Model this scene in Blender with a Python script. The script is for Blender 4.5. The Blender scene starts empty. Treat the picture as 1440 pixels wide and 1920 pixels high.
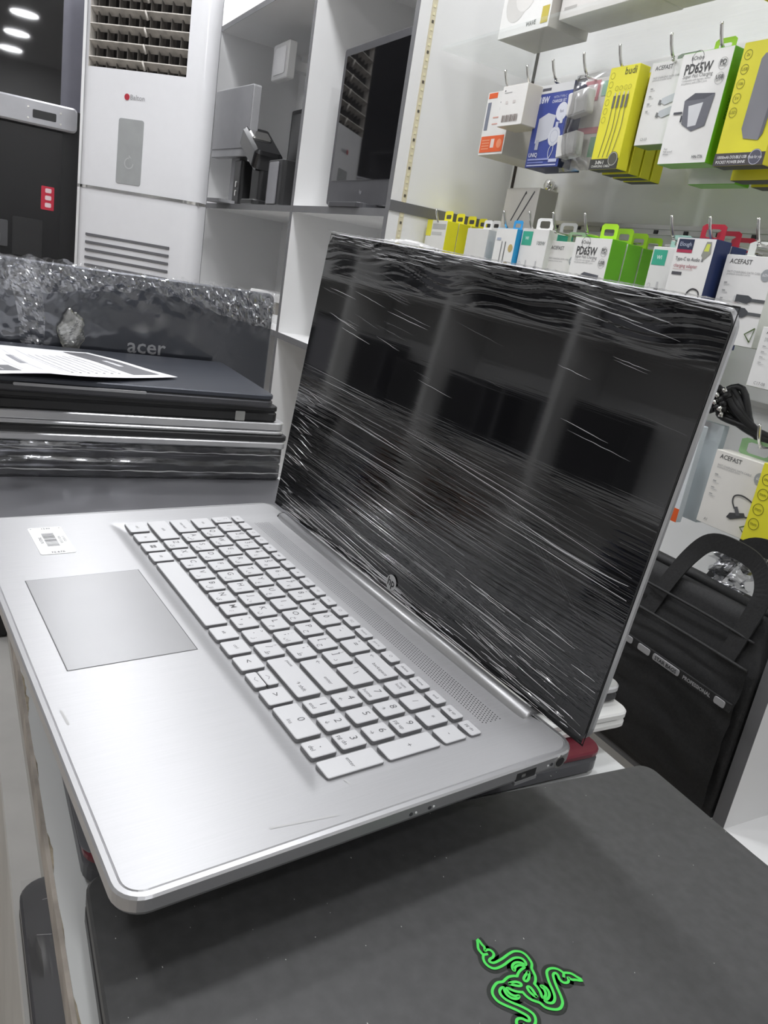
import bpy, math, random
from mathutils import Matrix, Vector
random.seed(7)
S = bpy.context.scene
COL = S.collection

# ------------------------------------------------------------------ camera
# world: camera at the origin, x along the shelf wall (to the right), y into the wall, z up (metres)
FLOOR, CEIL, COUNTER = -1.25, 1.50, -0.303
R = ((0.46738667, 0.33651215, -0.81750185),
     (0.86921154, -0.00619192, 0.49440161),
     (0.16131024, -0.94165877, -0.29539426))
cd = bpy.data.cameras.new('camera')
cd.sensor_fit = 'HORIZONTAL'; cd.sensor_width = 36.0; cd.lens = 36.0 * 1443.0 / 1440.0
cd.clip_start = 0.01; cd.clip_end = 50
cam = bpy.data.objects.new('camera', cd); COL.objects.link(cam)
cam.matrix_world = Matrix([[R[i][0], -R[i][1], -R[i][2], 0] for i in range(3)] + [[0, 0, 0, 1]])
S.camera = cam
# ------------------------------------------------------------------ world and exposure
w = bpy.data.worlds.new('world'); S.world = w; w.use_nodes = True
w.node_tree.nodes['Background'].inputs[0].default_value = (0.95, 0.97, 1, 1)
w.node_tree.nodes['Background'].inputs[1].default_value = 0.3
S.view_settings.view_transform = 'Standard'; S.view_settings.look = 'None'
S.view_settings.gamma = 1; S.view_settings.use_curve_mapping = False
S.view_settings.exposure = 0.0
LAMP = 80.0
LAMPS = [(1.0, 0.25), (1.9, 0.19), (2.8, 0.13)] + [(-0.25 - 0.75 * k, 0.52) for k in range(6)] + [(-1.0 - 1.2 * k, -0.8) for k in range(4)]

# ------------------------------------------------------------------ materials
MC = {}
def mat(name, col, rough=0.5, metal=0.0, noise=0.04, scale=25.0, bump=0.0, spec=0.5, emit=0.0, coat=0.0, stretch=None, bscale=None):
    if name in MC: return MC[name]
    m = bpy.data.materials.new(name); m.use_nodes = True
    nt = m.node_tree; b = nt.nodes['Principled BSDF']
    tc = nt.nodes.new('ShaderNodeTexCoord'); mp = nt.nodes.new('ShaderNodeMapping')
    nt.links.new(tc.outputs['Object'], mp.inputs[0])
    if stretch: mp.inputs['Scale'].default_value = stretch
    nz = nt.nodes.new('ShaderNodeTexNoise'); nz.inputs['Scale'].default_value = scale; nz.inputs['Detail'].default_value = 4
    nt.links.new(mp.outputs[0], nz.inputs['Vector'])
    rp = nt.nodes.new('ShaderNodeValToRGB')
    rp.color_ramp.elements[0].position = 0.3; rp.color_ramp.elements[1].position = 0.7
    rp.color_ramp.elements[0].color = tuple(max(0, c * (1 - noise)) for c in col[:3]) + (1,)
    rp.color_ramp.elements[1].color = tuple(min(1, c * (1 + noise)) for c in col[:3]) + (1,)
    nt.links.new(nz.outputs['Fac'], rp.inputs[0]); nt.links.new(rp.outputs[0], b.inputs['Base Color'])
    b.inputs['Roughness'].default_value = rough; b.inputs['Metallic'].default_value = metal
    b.inputs['Specular IOR Level'].default_value = spec; b.inputs['Coat Weight'].default_value = coat
    b.inputs['Coat Roughness'].default_value = 0.06
    if bump:
        bp = nt.nodes.new('ShaderNodeBump'); bp.inputs['Strength'].default_value = bump; bp.inputs['Distance'].default_value = 0.001
        src = nz
        if bscale:
            src = nt.nodes.new('ShaderNodeTexNoise'); src.inputs['Scale'].default_value = bscale; nt.links.new(mp.outputs[0], src.inputs['Vector'])
        nt.links.new(src.outputs['Fac'], bp.inputs['Height']); nt.links.new(bp.outputs[0], b.inputs['Normal'])
    if emit:
        b.inputs['Emission Color'].default_value = tuple(col[:3]) + (1,); b.inputs['Emission Strength'].default_value = emit
    MC[name] = m
    return m

def film(name, base=0.10, streak=0.5, stretch=(1, 1, 1), scale=60, rough=0.10, bump=0.6, tint=(0.95, 0.96, 1)):
    """clear stretch film: mostly see-through, glossy, wrinkled along the stretch direction"""
    if name in MC: return MC[name]
    m = bpy.data.materials.new(name); m.use_nodes = True; nt = m.node_tree; N = nt.nodes; L = nt.links
    N.remove(N['Principled BSDF']); out = N['Material Output']
    tc = N.new('ShaderNodeTexCoord'); mp = N.new('ShaderNodeMapping'); mp.inputs['Scale'].default_value = stretch
    L.new(tc.outputs['Object'], mp.inputs[0])
    nz = N.new('ShaderNodeTexNoise'); nz.inputs['Scale'].default_value = scale; nz.inputs['Detail'].default_value = 1; L.new(mp.outputs[0], nz.inputs['Vector'])
    big = N.new('ShaderNodeTexNoise'); big.inputs['Scale'].default_value = 9; L.new(tc.outputs['Object'], big.inputs['Vector'])
    rb = N.new('ShaderNodeValToRGB'); rb.color_ramp.elements[0].position = 0.45; rb.color_ramp.elements[1].position = 0.62
    L.new(big.outputs['Fac'], rb.inputs[0])
    bp = N.new('ShaderNodeBump'); bp.inputs['Distance'].default_value = 0.002; bp.inputs['Strength'].default_value = bump
    ml = N.new('ShaderNodeMath'); ml.operation = 'MULTIPLY'; L.new(nz.outputs['Fac'], ml.inputs[0]); L.new(rb.outputs[0], ml.inputs[1])
    L.new(ml.outputs[0], bp.inputs['Height'])
    gl = N.new('ShaderNodeBsdfGlossy'); gl.inputs['Roughness'].default_value = rough; gl.inputs['Color'].default_value = tint + (1,)
    L.new(bp.outputs[0], gl.inputs['Normal'])
    tr = N.new('ShaderNodeBsdfTransparent'); tr.inputs[0].default_value = (0.97, 0.97, 0.97, 1)
    fr = N.new('ShaderNodeFresnel'); fr.inputs['IOR'].default_value = 1.25; L.new(bp.outputs[0], fr.inputs['Normal'])
    rs = N.new('ShaderNodeValToRGB'); rs.color_ramp.elements[0].position = 0.52; rs.color_ramp.elements[1].position = 0.75
    L.new(nz.outputs['Fac'], rs.inputs[0])
    m2 = N.new('ShaderNodeMath'); m2.operation = 'MULTIPLY'; L.new(rs.outputs[0], m2.inputs[0]); L.new(rb.outputs[0], m2.inputs[1])
    m3 = N.new('ShaderNodeMath'); m3.operation = 'MULTIPLY_ADD'; m3.inputs[1].default_value = streak; m3.inputs[2].default_value = base; L.new(m2.outputs[0], m3.inputs[0])
    ad = N.new('ShaderNodeMath'); ad.operation = 'ADD'; ad.use_clamp = True; L.new(m3.outputs[0], ad.inputs[0]); L.new(fr.outputs[0], ad.inputs[1])
    mx = N.new('ShaderNodeMixShader'); L.new(ad.outputs[0], mx.inputs[0]); L.new(tr.outputs[0], mx.inputs[1]); L.new(gl.outputs[0], mx.inputs[2])
    L.new(mx.outputs[0], out.inputs['Surface'])
    MC[name] = m
    return m

def skin_film(name):
    m = bpy.data.materials.new(name); m.use_nodes = True; nt = m.node_tree; N = nt.nodes; L = nt.links; b = N['Principled BSDF']
    b.inputs['Base Color'].default_value = (.008, .008, .009, 1); b.inputs['Roughness'].default_value = .045; b.inputs['Specular IOR Level'].default_value = 1.0
    tc = N.new('ShaderNodeTexCoord'); mp = N.new('ShaderNodeMapping'); mp.inputs['Scale'].default_value = (1.6, 60, 1); mp.inputs['Rotation'].default_value = (0, 0, .05)
    L.new(tc.outputs['Object'], mp.inputs[0])
    nz = N.new('ShaderNodeTexNoise'); nz.inputs['Scale'].default_value = 7; nz.inputs['Detail'].default_value = 2; L.new(mp.outputs[0], nz.inputs['Vector'])
    big = N.new('ShaderNodeTexNoise'); big.inputs['Scale'].default_value = 11; big.inputs['Detail'].default_value = 1; L.new(tc.outputs['Object'], big.inputs['Vector'])
    sp = N.new('ShaderNodeSeparateXYZ'); L.new(tc.outputs['Object'], sp.inputs[0])
    lo = N.new('ShaderNodeMapRange'); lo.inputs[1].default_value = .15; lo.inputs[2].default_value = .06; lo.inputs[3].default_value = 0; lo.inputs[4].default_value = 1; L.new(sp.outputs[1], lo.inputs[0])
    hi = N.new('ShaderNodeMapRange'); hi.inputs[1].default_value = .236; hi.inputs[2].default_value = .258; L.new(sp.outputs[1], hi.inputs[0])
    mx = N.new('ShaderNodeMath'); mx.operation = 'MAXIMUM'; L.new(lo.outputs[0], mx.inputs[0]); L.new(hi.outputs[0], mx.inputs[1])
    rb = N.new('ShaderNodeMapRange'); rb.inputs[1].default_value = .42; rb.inputs[2].default_value = .60; L.new(big.outputs['Fac'], rb.inputs[0])
    md = N.new('ShaderNodeMath'); md.operation = 'MULTIPLY_ADD'; md.inputs[1].default_value = .55; md.inputs[2].default_value = .45; L.new(rb.outputs[0], md.inputs[0])
    mm = N.new('ShaderNodeMath'); mm.operation = 'MULTIPLY'; L.new(mx.outputs[0], mm.inputs[0]); L.new(md.outputs[0], mm.inputs[1])
    m2 = N.new('ShaderNodeMath'); m2.operation = 'MULTIPLY_ADD'; m2.inputs[1].default_value = .40; m2.inputs[2].default_value = .012; L.new(mm.outputs[0], m2.inputs[0])
    bp = N.new('ShaderNodeBump'); bp.inputs['Distance'].default_value = .0012; L.new(m2.outputs[0], bp.inputs['Strength']); L.new(nz.outputs['Fac'], bp.inputs['Height'])
    L.new(bp.outputs[0], b.inputs['Normal'])
    return m

def clear_mat(name, tint=(1, 1, 1), alpha=0.35, rough=0.12):
    if name in MC: return MC[name]
    m = bpy.data.materials.new(name); m.use_nodes = True; nt = m.node_tree; b = nt.nodes['Principled BSDF']
    nz = nt.nodes.new('ShaderNodeTexNoise'); nz.inputs['Scale'].default_value = 40
    mr = nt.nodes.new('ShaderNodeMapRange'); mr.inputs[3].default_value = alpha * 0.7; mr.inputs[4].default_value = alpha * 1.3
    nt.links.new(nz.outputs['Fac'], mr.inputs[0]); nt.links.new(mr.outputs[0], b.inputs['Alpha'])
    b.inputs['Base Color'].default_value = tuple(tint) + (1,); b.inputs['Roughness'].default_value = rough
    b.inputs['Specular IOR Level'].default_value = 0.8
    MC[name] = m
    return m

def C(h):
    r = [int(h[i:i + 2], 16) / 255 for i in (0, 2, 4)]
    return tuple((c / 12.92 if c <= 0.04045 else ((c + 0.055) / 1.055) ** 2.4) for c in r)
def pc(h, rough=0.45):
    return mat('print_' + h, C(h), rough, noise=0.02)

WHITE = mat('white_melamine', (0.86, 0.86, 0.855), 0.38, noise=0.015, scale=6)
EDGE = mat('grey_edge_band', (0.145, 0.145, 0.15), 0.5)
PAINT = mat('white_paint', (0.85, 0.85, 0.84), 0.7, scale=4)
ALU = mat('brushed_aluminium', (0.42, 0.42, 0.43), 0.34, 0.22, noise=0.025, scale=90, stretch=(14, 0.35, 1), bump=0.03)
ALU2 = mat('plain_aluminium', (0.46, 0.46, 0.47), 0.36, 0.75, noise=0.03)
PADM = mat('touchpad_glass', (0.25, 0.25, 0.255), 0.32, 0.25, noise=0.02)
KEYM = mat('silver_keycap', (0.57, 0.57, 0.58), 0.45, 0.15, noise=0.015)
LEG = mat('legend_ink', (0.10, 0.10, 0.105), 0.6)
BLACKG = mat('black_screen_glass', (0.006, 0.006, 0.007), 0.03, spec=0.9, noise=0.0)
BLACKP = mat('black_plastic', (0.018, 0.018, 0.019), 0.42)
BLACKM = mat('matte_black_lid', (0.046, 0.046, 0.046), 0.50, noise=0.15, scale=160, spec=0.5)
DGREY = mat('dark_grey_metal', (0.085, 0.085, 0.092), 0.38, 0.5)
GREYL = mat('grey_lid_metal', (0.23, 0.23, 0.245), 0.36, 0.6, noise=0.03)
NAVYL = mat('charcoal_blue_lid', (0.055, 0.060, 0.075), 0.32, 0.3)
SILV = mat('silver_lid', (0.62, 0.62, 0.63), 0.32, 0.75)
WHITEL = mat('white_lid', (0.72, 0.72, 0.70), 0.35, 0.2)
REDL = mat('red_lid', (0.13, 0.010, 0.022), 0.32, 0.3)
CHROME = mat('chrome_wire', (0.75, 0.74, 0.72), 0.15, 1.0)
FABRIC = mat('black_nylon', (0.009, 0.009, 0.0095), 0.75, noise=0.4, scale=260, bump=0.35, bscale=900)
FABRIC2 = mat('black_webbing', (0.014, 0.014, 0.0145), 0.7, noise=0.3, scale=300, bump=0.3)
ACW = mat('glossy_white_plastic', (0.82, 0.82, 0.84), 0.18, noise=0.01, coat=0.4)
ACV = mat('dusty_vane_plastic', (0.50, 0.47, 0.43), 0.5, noise=0.25, scale=30)

# ------------------------------------------------------------------ mesh helpers
class MB:
    def __init__(s): s.v = []; s.f = []; s.mi = []; s.mats = []; s.sm = []
    def m(s, mt):
        if mt not in s.mats: s.mats.append(mt)
        return s.mats.index(mt)
    def add(s, V, F, mt, M=None, smooth=False):
        o = len(s.v); k = s.m(mt)
        s.v += [tuple(M @ Vector(p)) for p in V] if M else [tuple(p) for p in V]
        s.f += [tuple(i + o for i in f) for f in F]; s.mi += [k] * len(F); s.sm += [smooth] * len(F)
        return s
    def box(s, x0, x1, y0, y1, z0, z1, mt, M=None):
        V = [(x, y, z) for z in (z0, z1) for y in (y0, y1) for x in (x0, x1)]
        return s.add(V, [(0, 2, 3, 1), (4, 5, 7, 6), (0, 1, 5, 4), (1, 3, 7, 5), (3, 2, 6, 7), (2, 0, 4, 6)], mt, M)
    def slab(s, x0, x1, y0, y1, z0, z1, r, mt, b=0.0006, seg=4, M=None, top=None):
        V, F = rslab(x0, x1, y0, y1, z0, z1, r, b, seg)
        n = 4 * (seg + 1)
        if top is None: return s.add(V, F, mt, M)
        s.add(V, F[:-1], mt, M); o = len(s.v) - len(V)
        s.f.append(tuple(i + o for i in F[-1])); s.mi.append(s.m(top)); s.sm.append(False)
        return s
    def tube(s, P, r, mt, n=8, M=None, caps=True):
        V, F = tube(P, r, n, caps); return s.add(V, F, mt, M, True)
    def text(s, body, size, mt, M, align='CENTER', bold=0.0, sx=1.0):
        V, F = textmesh(body, align, bold)
        return s.add([(x * size * sx, y * size, 0) for x, y in V], F, mt, M)
    def build(s, name, parent=None, M=None):
        me = bpy.data.meshes.new(name); me.from_pydata(s.v, [], s.f)
        for m_ in s.mats: me.materials.append(m_)
        me.polygons.foreach_set('material_index', s.mi); me.polygons.foreach_set('use_smooth', s.sm); me.update()
        return link(name, me, parent, M)
def link(name, me, parent=None, M=None):
    o = bpy.data.objects.new(name, me); COL.objects.link(o)
    if parent: o.parent = parent
    if M is not None: o.matrix_local = M
    return o
def rslab(x0, x1, y0, y1, z0, z1, r, b=0.0006, seg=4):
    def ring(i, z):
        rr = max(r - i, 1e-5); P = []
        for cx, cy, a0 in ((x1 - i - rr, y1 - i - rr, 0), (x0 + i + rr, y1 - i - rr, 90), (x0 + i + rr, y0 + i + rr, 180), (x1 - i - rr, y0 + i + rr, 270)):
            for k in range(seg + 1):
                a = math.radians(a0 + 90 * k / seg); P.append((cx + rr * math.cos(a), cy + rr * math.sin(a), z))
        return P
    rings = [ring(b, z0), ring(0, z0 + b), ring(0, z1 - b), ring(b, z1)]
    n = len(rings[0]); V = sum(rings, []); F = [tuple(range(n - 1, -1, -1))]
    for q in range(3):
        for i in range(n): j = (i + 1) % n; F.append((q * n + i, q * n + j, (q + 1) * n + j, (q + 1) * n + i))
    F.append(tuple(range(3 * n, 4 * n)))
    return V, F
def tube(P, r, n=8, caps=True):
    P = [Vector(p) for p in P]; V = []; F = []; up = Vector((0.13, 0.27, 0.95)).normalized()
    for i, p in enumerate(P):
        d = (P[min(i + 1, len(P) - 1)] - P[max(i - 1, 0)]).normalized()
        a = d.cross(up); a = a.normalized() if a.length > 1e-4 else d.orthogonal().normalized(); c = d.cross(a)
        rr = r[i] if isinstance(r, (list, tuple)) else r
        V += [tuple(p + (a * math.cos(2 * math.pi * k / n) + c * math.sin(2 * math.pi * k / n)) * rr) for k in range(n)]
    for i in range(len(P) - 1):
        for k in range(n): F.append((i * n + k, i * n + (k + 1) % n, (i + 1) * n + (k + 1) % n, (i + 1) * n + k))
    if caps: F += [tuple(range(n - 1, -1, -1)), tuple(range((len(P) - 1) * n, len(P) * n))]
    return V, F
def smoothline(P, k=6, closed=False):
    P = [Vector(p) for p in P]; n = len(P); out = []
    for i in range(n if closed else n - 1):
        g = lambda j: P[j % n] if closed else P[min(max(j, 0), n - 1)]
        a, b, c, d = g(i - 1), g(i), g(i + 1), g(i + 2)
        for q in range(k):
            t = q / k
            out.append(0.5 * ((2 * b) + (c - a) * t + (2 * a - 5 * b + 4 * c - d) * t * t + (3 * b - a - 3 * c + d) * t ** 3))
    if not closed: out.append(P[-1])
    return out
def ribbon(P, wd, z=0.0, closed=False):
    """flat strip of width wd along a planar polyline"""
    P = [Vector((p[0], p[1])) for p in P]; n = len(P); V = []; F = []
    for i, p in enumerate(P):
        a = P[(i - 1) % n] if (closed or i) else p; b = P[(i + 1) % n] if (closed or i < n - 1) else p
        d = b - a; d = d.normalized() if d.length > 1e-9 else Vector((1, 0)); nn = Vector((-d.y, d.x)) * wd / 2
        V += [(p.x + nn.x, p.y + nn.y, z), (p.x - nn.x, p.y - nn.y, z)]
    for i in range(n if closed else n - 1):
        j = (i + 1) % n; F.append((2 * i, 2 * i + 1, 2 * j + 1, 2 * j))
    return V, F
TX = {}
def textmesh(body, align='CENTER', bold=0.0):
    k = (body, align, bold)
    if k not in TX:
        c = bpy.data.curves.new('lettering', 'FONT'); c.body = body; c.resolution_u = 2; c.align_x = align; c.align_y = 'CENTER'; c.offset = bold
        o = bpy.data.objects.new('lettering', c); me = bpy.data.meshes.new_from_object(o)
        TX[k] = ([(v.co.x, v.co.y) for v in me.vertices], [tuple(p.vertices) for p in me.polygons])
        bpy.data.objects.remove(o); bpy.data.meshes.remove(me); bpy.data.curves.remove(c)
    return TX[k]
def T(x, y, z): return Matrix.Translation((x, y, z))
def RX(a): return Matrix.Rotation(math.radians(a), 4, 'X')
def RY(a): return Matrix.Rotation(math.radians(a), 4, 'Y')
def RZ(a): return Matrix.Rotation(math.radians(a), 4, 'Z')
def tag(o, label=None, cat=None, group=None, kind=None):
    if label: o['label'] = label
    if cat: o['category'] = cat
    if group: o['group'] = group
    if kind: o['kind'] = kind
    return o
def thing(name, label, cat, M, group=None):
    o = bpy.data.objects.new(name, None); COL.objects.link(o); o.empty_display_size = 0.05; o.matrix_world = M
    return tag(o, label, cat, group)
def struct(name, mb, **k): return tag(mb.build(name, **k), kind='structure')
def noise3(x, y, s):
    return (math.sin(x * 12.9 * s + 1.3) + math.sin(y * 17.7 * s + 0.7 + 2 * math.sin(x * 5 * s)) + math.sin((x + y) * 23.1 * s + 2.1)) / 3

# ================================================================== THE ROOM
FT = mat('beige_floor_tile', (0.50, 0.46, 0.41), 0.35, noise=0.35, scale=5)
struct('floor', MB().box(-5, 3.6, -2.4, 1.5, FLOOR - 0.1, FLOOR, FT))
struct('ceiling', MB().box(-5, 3.6, -2.4, 1.5, CEIL + 0.02, CEIL + 0.12, PAINT))
struct('wall_back', MB().box(-5, 3.6, 1.255, 1.4, FLOOR, CEIL + 0.02, PAINT))
struct('wall_left', MB().box(-5.1, -4.9, -2.4, 1.4, FLOOR, CEIL + 0.02, PAINT))
struct('wall_right', MB().box(3.5, 3.6, -2.4, 1.4, FLOOR, CEIL + 0.02, PAINT))
struct('wall_front', MB().box(-5, 3.6, -2.5, -2.4, FLOOR, CEIL + 0.02, PAINT))

# ceiling lamps; the unseen aisle row is added to brighten the shelving opposite
EMI = mat('lamp_diffuser', (0.96, 0.97, 1.0), 0.4, emit=LAMP, noise=0)
ORD = ['first', 'second', 'third', 'fourth', 'fifth', 'sixth', 'seventh', 'eighth', 'ninth']
for i, (x, y) in enumerate(LAMPS):
    t = thing('ceiling_light', ORD[i] + ' round ceiling light from the right in the row above the counter' if y > 0 else ORD[i - 9] + ' round ceiling light from the right in the added unseen row over the aisle', 'light', T(x, y, CEIL + 0.02), 'round ceiling lights over the counter' if y > 0 else 'added round ceiling lights over the aisle')
    if i == 0:
        a = MB(); n = 28; V = []; F = []
        for rr, z in ((0.118, 0), (0.118, -0.022), (0.104, -0.026), (0.104, -0.010)):
            V += [(rr * math.cos(2 * math.pi * k / n), rr * math.sin(2 * math.pi * k / n), z) for k in range(n)]
        for q in range(3):
            for k in range(n): F.append((q * n + k, (q + 1) * n + k, (q + 1) * n + (k + 1) % n, q * n + (k + 1) % n))
        a.add(V, F, PAINT, smooth=False); r1 = a.build('rim', t)
        d = MB(); d.add([(0.104 * math.cos(2 * math.pi * k / n), 0.104 * math.sin(2 * math.pi * k / n), -0.022) for k in range(n)], [tuple(range(n - 1, -1, -1))], EMI)
        d1 = d.build('diffuser', t)
    else:
        link('rim', r1.data, t); link('diffuser', d1.data, t)

# ================================================================== SHELF WALL
SY0, SY1 = 0.90, 1.225
XL, XD1, XD2, XP = -3.24, -2.318, -1.716, -0.505       # dividers (left faces)
TH = 0.018
ZB, Z1, Z2, Z3, ZT = -0.643, -0.233, 0.1385, 0.756, 1.30   # board tops
shelf = thing('wall_shelving', 'white wall shelving with dark grey edge bands, holding monitors and accessories', 'shelving', T(-2.0, SY0, FLOOR))
IM = shelf.matrix_world.inverted()
def sboard(name, x0, x1, y0, y1, z0, z1):
    """melamine board, front edge banded in grey"""
    a = MB(); a.box(x0, x1, y0 + 0.001, y1, z0, z1, WHITE); b = MB().box(x0, x1, y0, y0 + 0.001, z0, z1, EDGE)
    o = a.build(name, shelf, IM); b.build('edge_band', o)
sboard('divider', XL, XL + TH, SY0, SY1, FLOOR + 0.06, ZT)
sboard('divider', XD1, XD1 + TH, SY0, SY1, FLOOR + 0.06, ZT)
sboard('divider', XD2, XD2 + TH, SY0, SY1, FLOOR + 0.06, ZT)
sboard('divider', XP, XP + TH, SY0, SY1 - 0.02, FLOOR + 0.06, -0.15)
sboard('divider', 0.6, 0.6 + TH, SY0, SY1, FLOOR + 0.06, ZT)
for za in (Z1, Z2, Z3, ZT):
    sboard('shelf_board', XL + TH, XD1, SY0 + 0.0005, SY1, za - TH, za)
    sboard('shelf_board', XD1 + TH, XD2, SY0 + 0.0005, SY1, za - TH, za)
sboard('shelf_board', XD2 + TH, XP, SY0 + 0.0005, SY1, ZB - 0.001, ZB + 0.012)
sboard('shelf_board', XP + TH, 0.6, SY0 + 0.0005, SY1, ZB - 0.001, ZB + 0.012)
sboard('shelf_board', XP + TH, 0.6, SY0 + 0.0005, SY1, -0.168, -0.15)
MB().box(XL, 0.618, SY1, SY1 + 0.02, FLOOR + 0.06, ZT, WHITE).build('back_panel', shelf, IM)
MB().box(XL, 0.618, SY0 + 0.03, SY1, FLOOR, FLOOR + 0.06, EDGE).build('plinth', shelf, IM)
a = MB(); a.box(XD2 + TH, XD2 + TH + 0.004, SY0, SY1 - 0.001, 0.135, 0.158, EDGE); a.build('edge_strip', shelf, IM)
# dark shadow-gap slot beside the display panel, screw holes
a = MB(); a.box(XD2 + TH + 0.012, XD2 + TH + 0.02, SY1 - 0.003, SY1, 0.10, 0.60, mat('dark_slot', (0.05, 0.04, 0.035), 0.8)); a.build('corner_slot', shelf, IM)
a = MB()
for x, z in ((-2.05, 0.06), (-1.93, 0.05), (-2.14, 0.10), (-1.86, 0.63), (-2.75, 0.07)):
    a.box(x - 0.004, x + 0.004, SY1 - 0.0012, SY1, z - 0.004, z + 0.004, EDGE)
tag(a.build('screw_hole', shelf, IM), kind='stuff')
# LED strip on the right face of the divider
led = thing('led_strip', 'cream LED strip running down the divider edge beside the hanging accessories', 'led strip', T(XD2 + TH, SY0 + 0.03, -0.2))
MB().box(0, 0.002, 0, 0.012, 0, 1.45, mat('led_tape', (0.72, 0.66, 0.48), 0.5)).build('tape', led)
a = MB()
for k in range(96): a.box(0.002, 0.0032, 0.0035, 0.0085, 0.01 + k * 0.015, 0.0155 + k * 0.015, mat('led_chip', (0.85, 0.80, 0.55), 0.35) if k % 4 else mat('led_resistor', (0.10, 0.09, 0.07), 0.5))
tag(a.build('led_chips', led), kind='stuff')

# ------------------------------------------------------------------ things in the compartments
def screen(name, label, x0, x1, z0, z1, y, th, bez, chin, frame, rz=0, foot=None, logo=None, lean=0):
    t = thing(name, label, 'monitor', T((x0 + x1) / 2, y, Z2) @ RZ(rz) @ T(0, 0, z0 - Z2) @ RX(lean)); wd = (x1 - x0) / 2; h = z1 - z0
    a = MB(); a.slab(-wd, wd, 0, h, 0, th, 0.008, frame, 0.002); a.build('housing', t, RX(90) @ T(0, 0, -th))
    a = MB(); a.slab(-wd + bez, wd - bez, chin, h - bez, 0, 0.0015, 0.002, BLACKG, 0.0003); a.build('screen', t, RX(90) @ T(0, 0, 0.0002))
    if name == 'office_monitor': o_ = [c for c in t.children if c.name.startswith('screen')][0]; o_.data.materials[0] = mat('matte_grey_screen', (.30, .30, .31), .35)  # bright reflection on this screen is painted in as a grey base colour
    if logo: MB().text(logo, 0.014, mat('grey_logo', (0.45, 0.45, 0.47), 0.4, 0.5), RX(90)).build('logo', t, T(0, -0.002, chin / 2 + 0.002))
    if foot:
        b = MB(); b.slab(-foot, foot, -0.05, 0.12, Z2 - z0 + 0.0005, Z2 - z0 + 0.012, 0.02, frame); b.box(-0.035, 0.035, th, th + 0.03, Z2 - z0 + 0.01, h * 0.5, frame); b.build('stand', t)
    return t
screen('all_in_one_computer', 'large black-screened desktop computer with dark grey frame in the right-hand compartment', -2.165, -1.735, Z2 + 0.012, 0.545, 0.945, 0.03, 0.02, 0.062, DGREY, foot=0.10, logo='hp')
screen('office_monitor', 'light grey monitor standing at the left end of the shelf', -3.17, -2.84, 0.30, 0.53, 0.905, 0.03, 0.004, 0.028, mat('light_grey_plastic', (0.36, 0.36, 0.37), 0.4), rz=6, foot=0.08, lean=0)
screen('black_monitor', 'dark monitor at the back of the left compartment behind the barcode scanner', -2.98, -2.36, 0.20, 0.50, 1.12, 0.04, 0.015, 0.03, BLACKP, foot=0.10)
# barcode scanner on its stand
t = thing('receipt_scanner', 'glossy black desk scanner with angled head between the two monitors', 'scanner', T(-2.77, 0.965, Z2))
a = MB(); a.slab(-0.075, 0.075, -0.055, 0.055, 0, 0.02, 0.02, BLACKP, 0.004); a.build('base', t)
a = MB(); a.slab(-0.05, 0.045, -0.03, 0.03, 0.018, 0.135, 0.012, BLACKP, 0.004); a.build('neck', t)
a = MB(); a.slab(-0.10, 0.10, -0.05, 0.05, -0.035, 0.035, 0.02, mat('gloss_black', (0.012, 0.012, 0.013), 0.15), 0.010); a.build('head', t, T(-0.03, -0.01, 0.185) @ RY(28))
a = MB(); a.slab(-0.03, 0.03, -0.035, 0.035, 0, 0.02, 0.01, CHROME, 0.004); a.build('window', t, T(-0.04, -0.015, 0.215) @ RY(28))
t = thing('speaker_box', 'silver fronted black desk speaker beside the divider', 'speaker', T(-2.50, 0.945, Z2))
a = MB(); a.slab(-0.07, 0.07, -0.04, 0.08, 0, 0.135, 0.012, BLACKP, 0.003); a.build('cabinet', t)
a = MB(); a.slab(-0.045, 0.035, 0.004, 0.128, 0, 0.004, 0.006, mat('silver_plastic', (0.32, 0.32, 0.34), 0.3, 0.5), 0.001); a.build('front_panel', t, RX(90) @ T(0, 0, 0.04))
t = thing('tower_speaker', 'small black upright device next to the light grey monitor stand', 'device', T(-2.93, 0.95, Z2))
a = MB(); a.slab(-0.045, 0.045, -0.03, 0.05, 0, 0.15, 0.012, BLACKP, 0.003); a.build('cabinet', t)
a = MB(); a.slab(-0.006, 0.006, 0, 0.02, 0, 0.002, 0.004, CHROME, 0.0005); a.build('button', t, RX(90) @ T(0, 0.03, 0.03))
a.build('button', t, RX(90) @ T(0, 0.06, 0.03))
t = thing('wall_mounted_box', 'square white box on a bracket at the back of the left compartment', 'box', T(-2.86, SY1, .565))
a = MB(); a.slab(-.075, .075, 0, .115, 0, .03, .008, WHITE, .003); a.build('housing', t, T(0, -.185, 0) @ RX(90))
a = MB(); a.slab(-.055, .055, .015, .10, .03, .033, .006, ACW, .001); a.build('cover', t, T(0, -.185, 0) @ RX(90))
a = MB(); a.box(-.02, .02, -.186, 0, .04, .07, WHITE); a.build('bracket', t)
t = thing('small_carton', 'small white carton lying in the lower left compartment', 'box', T(-2.62, 1.02, Z1))
a = MB(); a.slab(-0.10, 0.10, -0.05, 0.05, 0, 0.10, 0.003, WHITE, 0.001); a.build('carton', t, RZ(24))
a = MB(); a.box(-0.05, 0.05, -0.0515, -0.0505, 0.03, 0.07, pc('8a8680')); a.build('printed_label', t, RZ(24))

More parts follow.
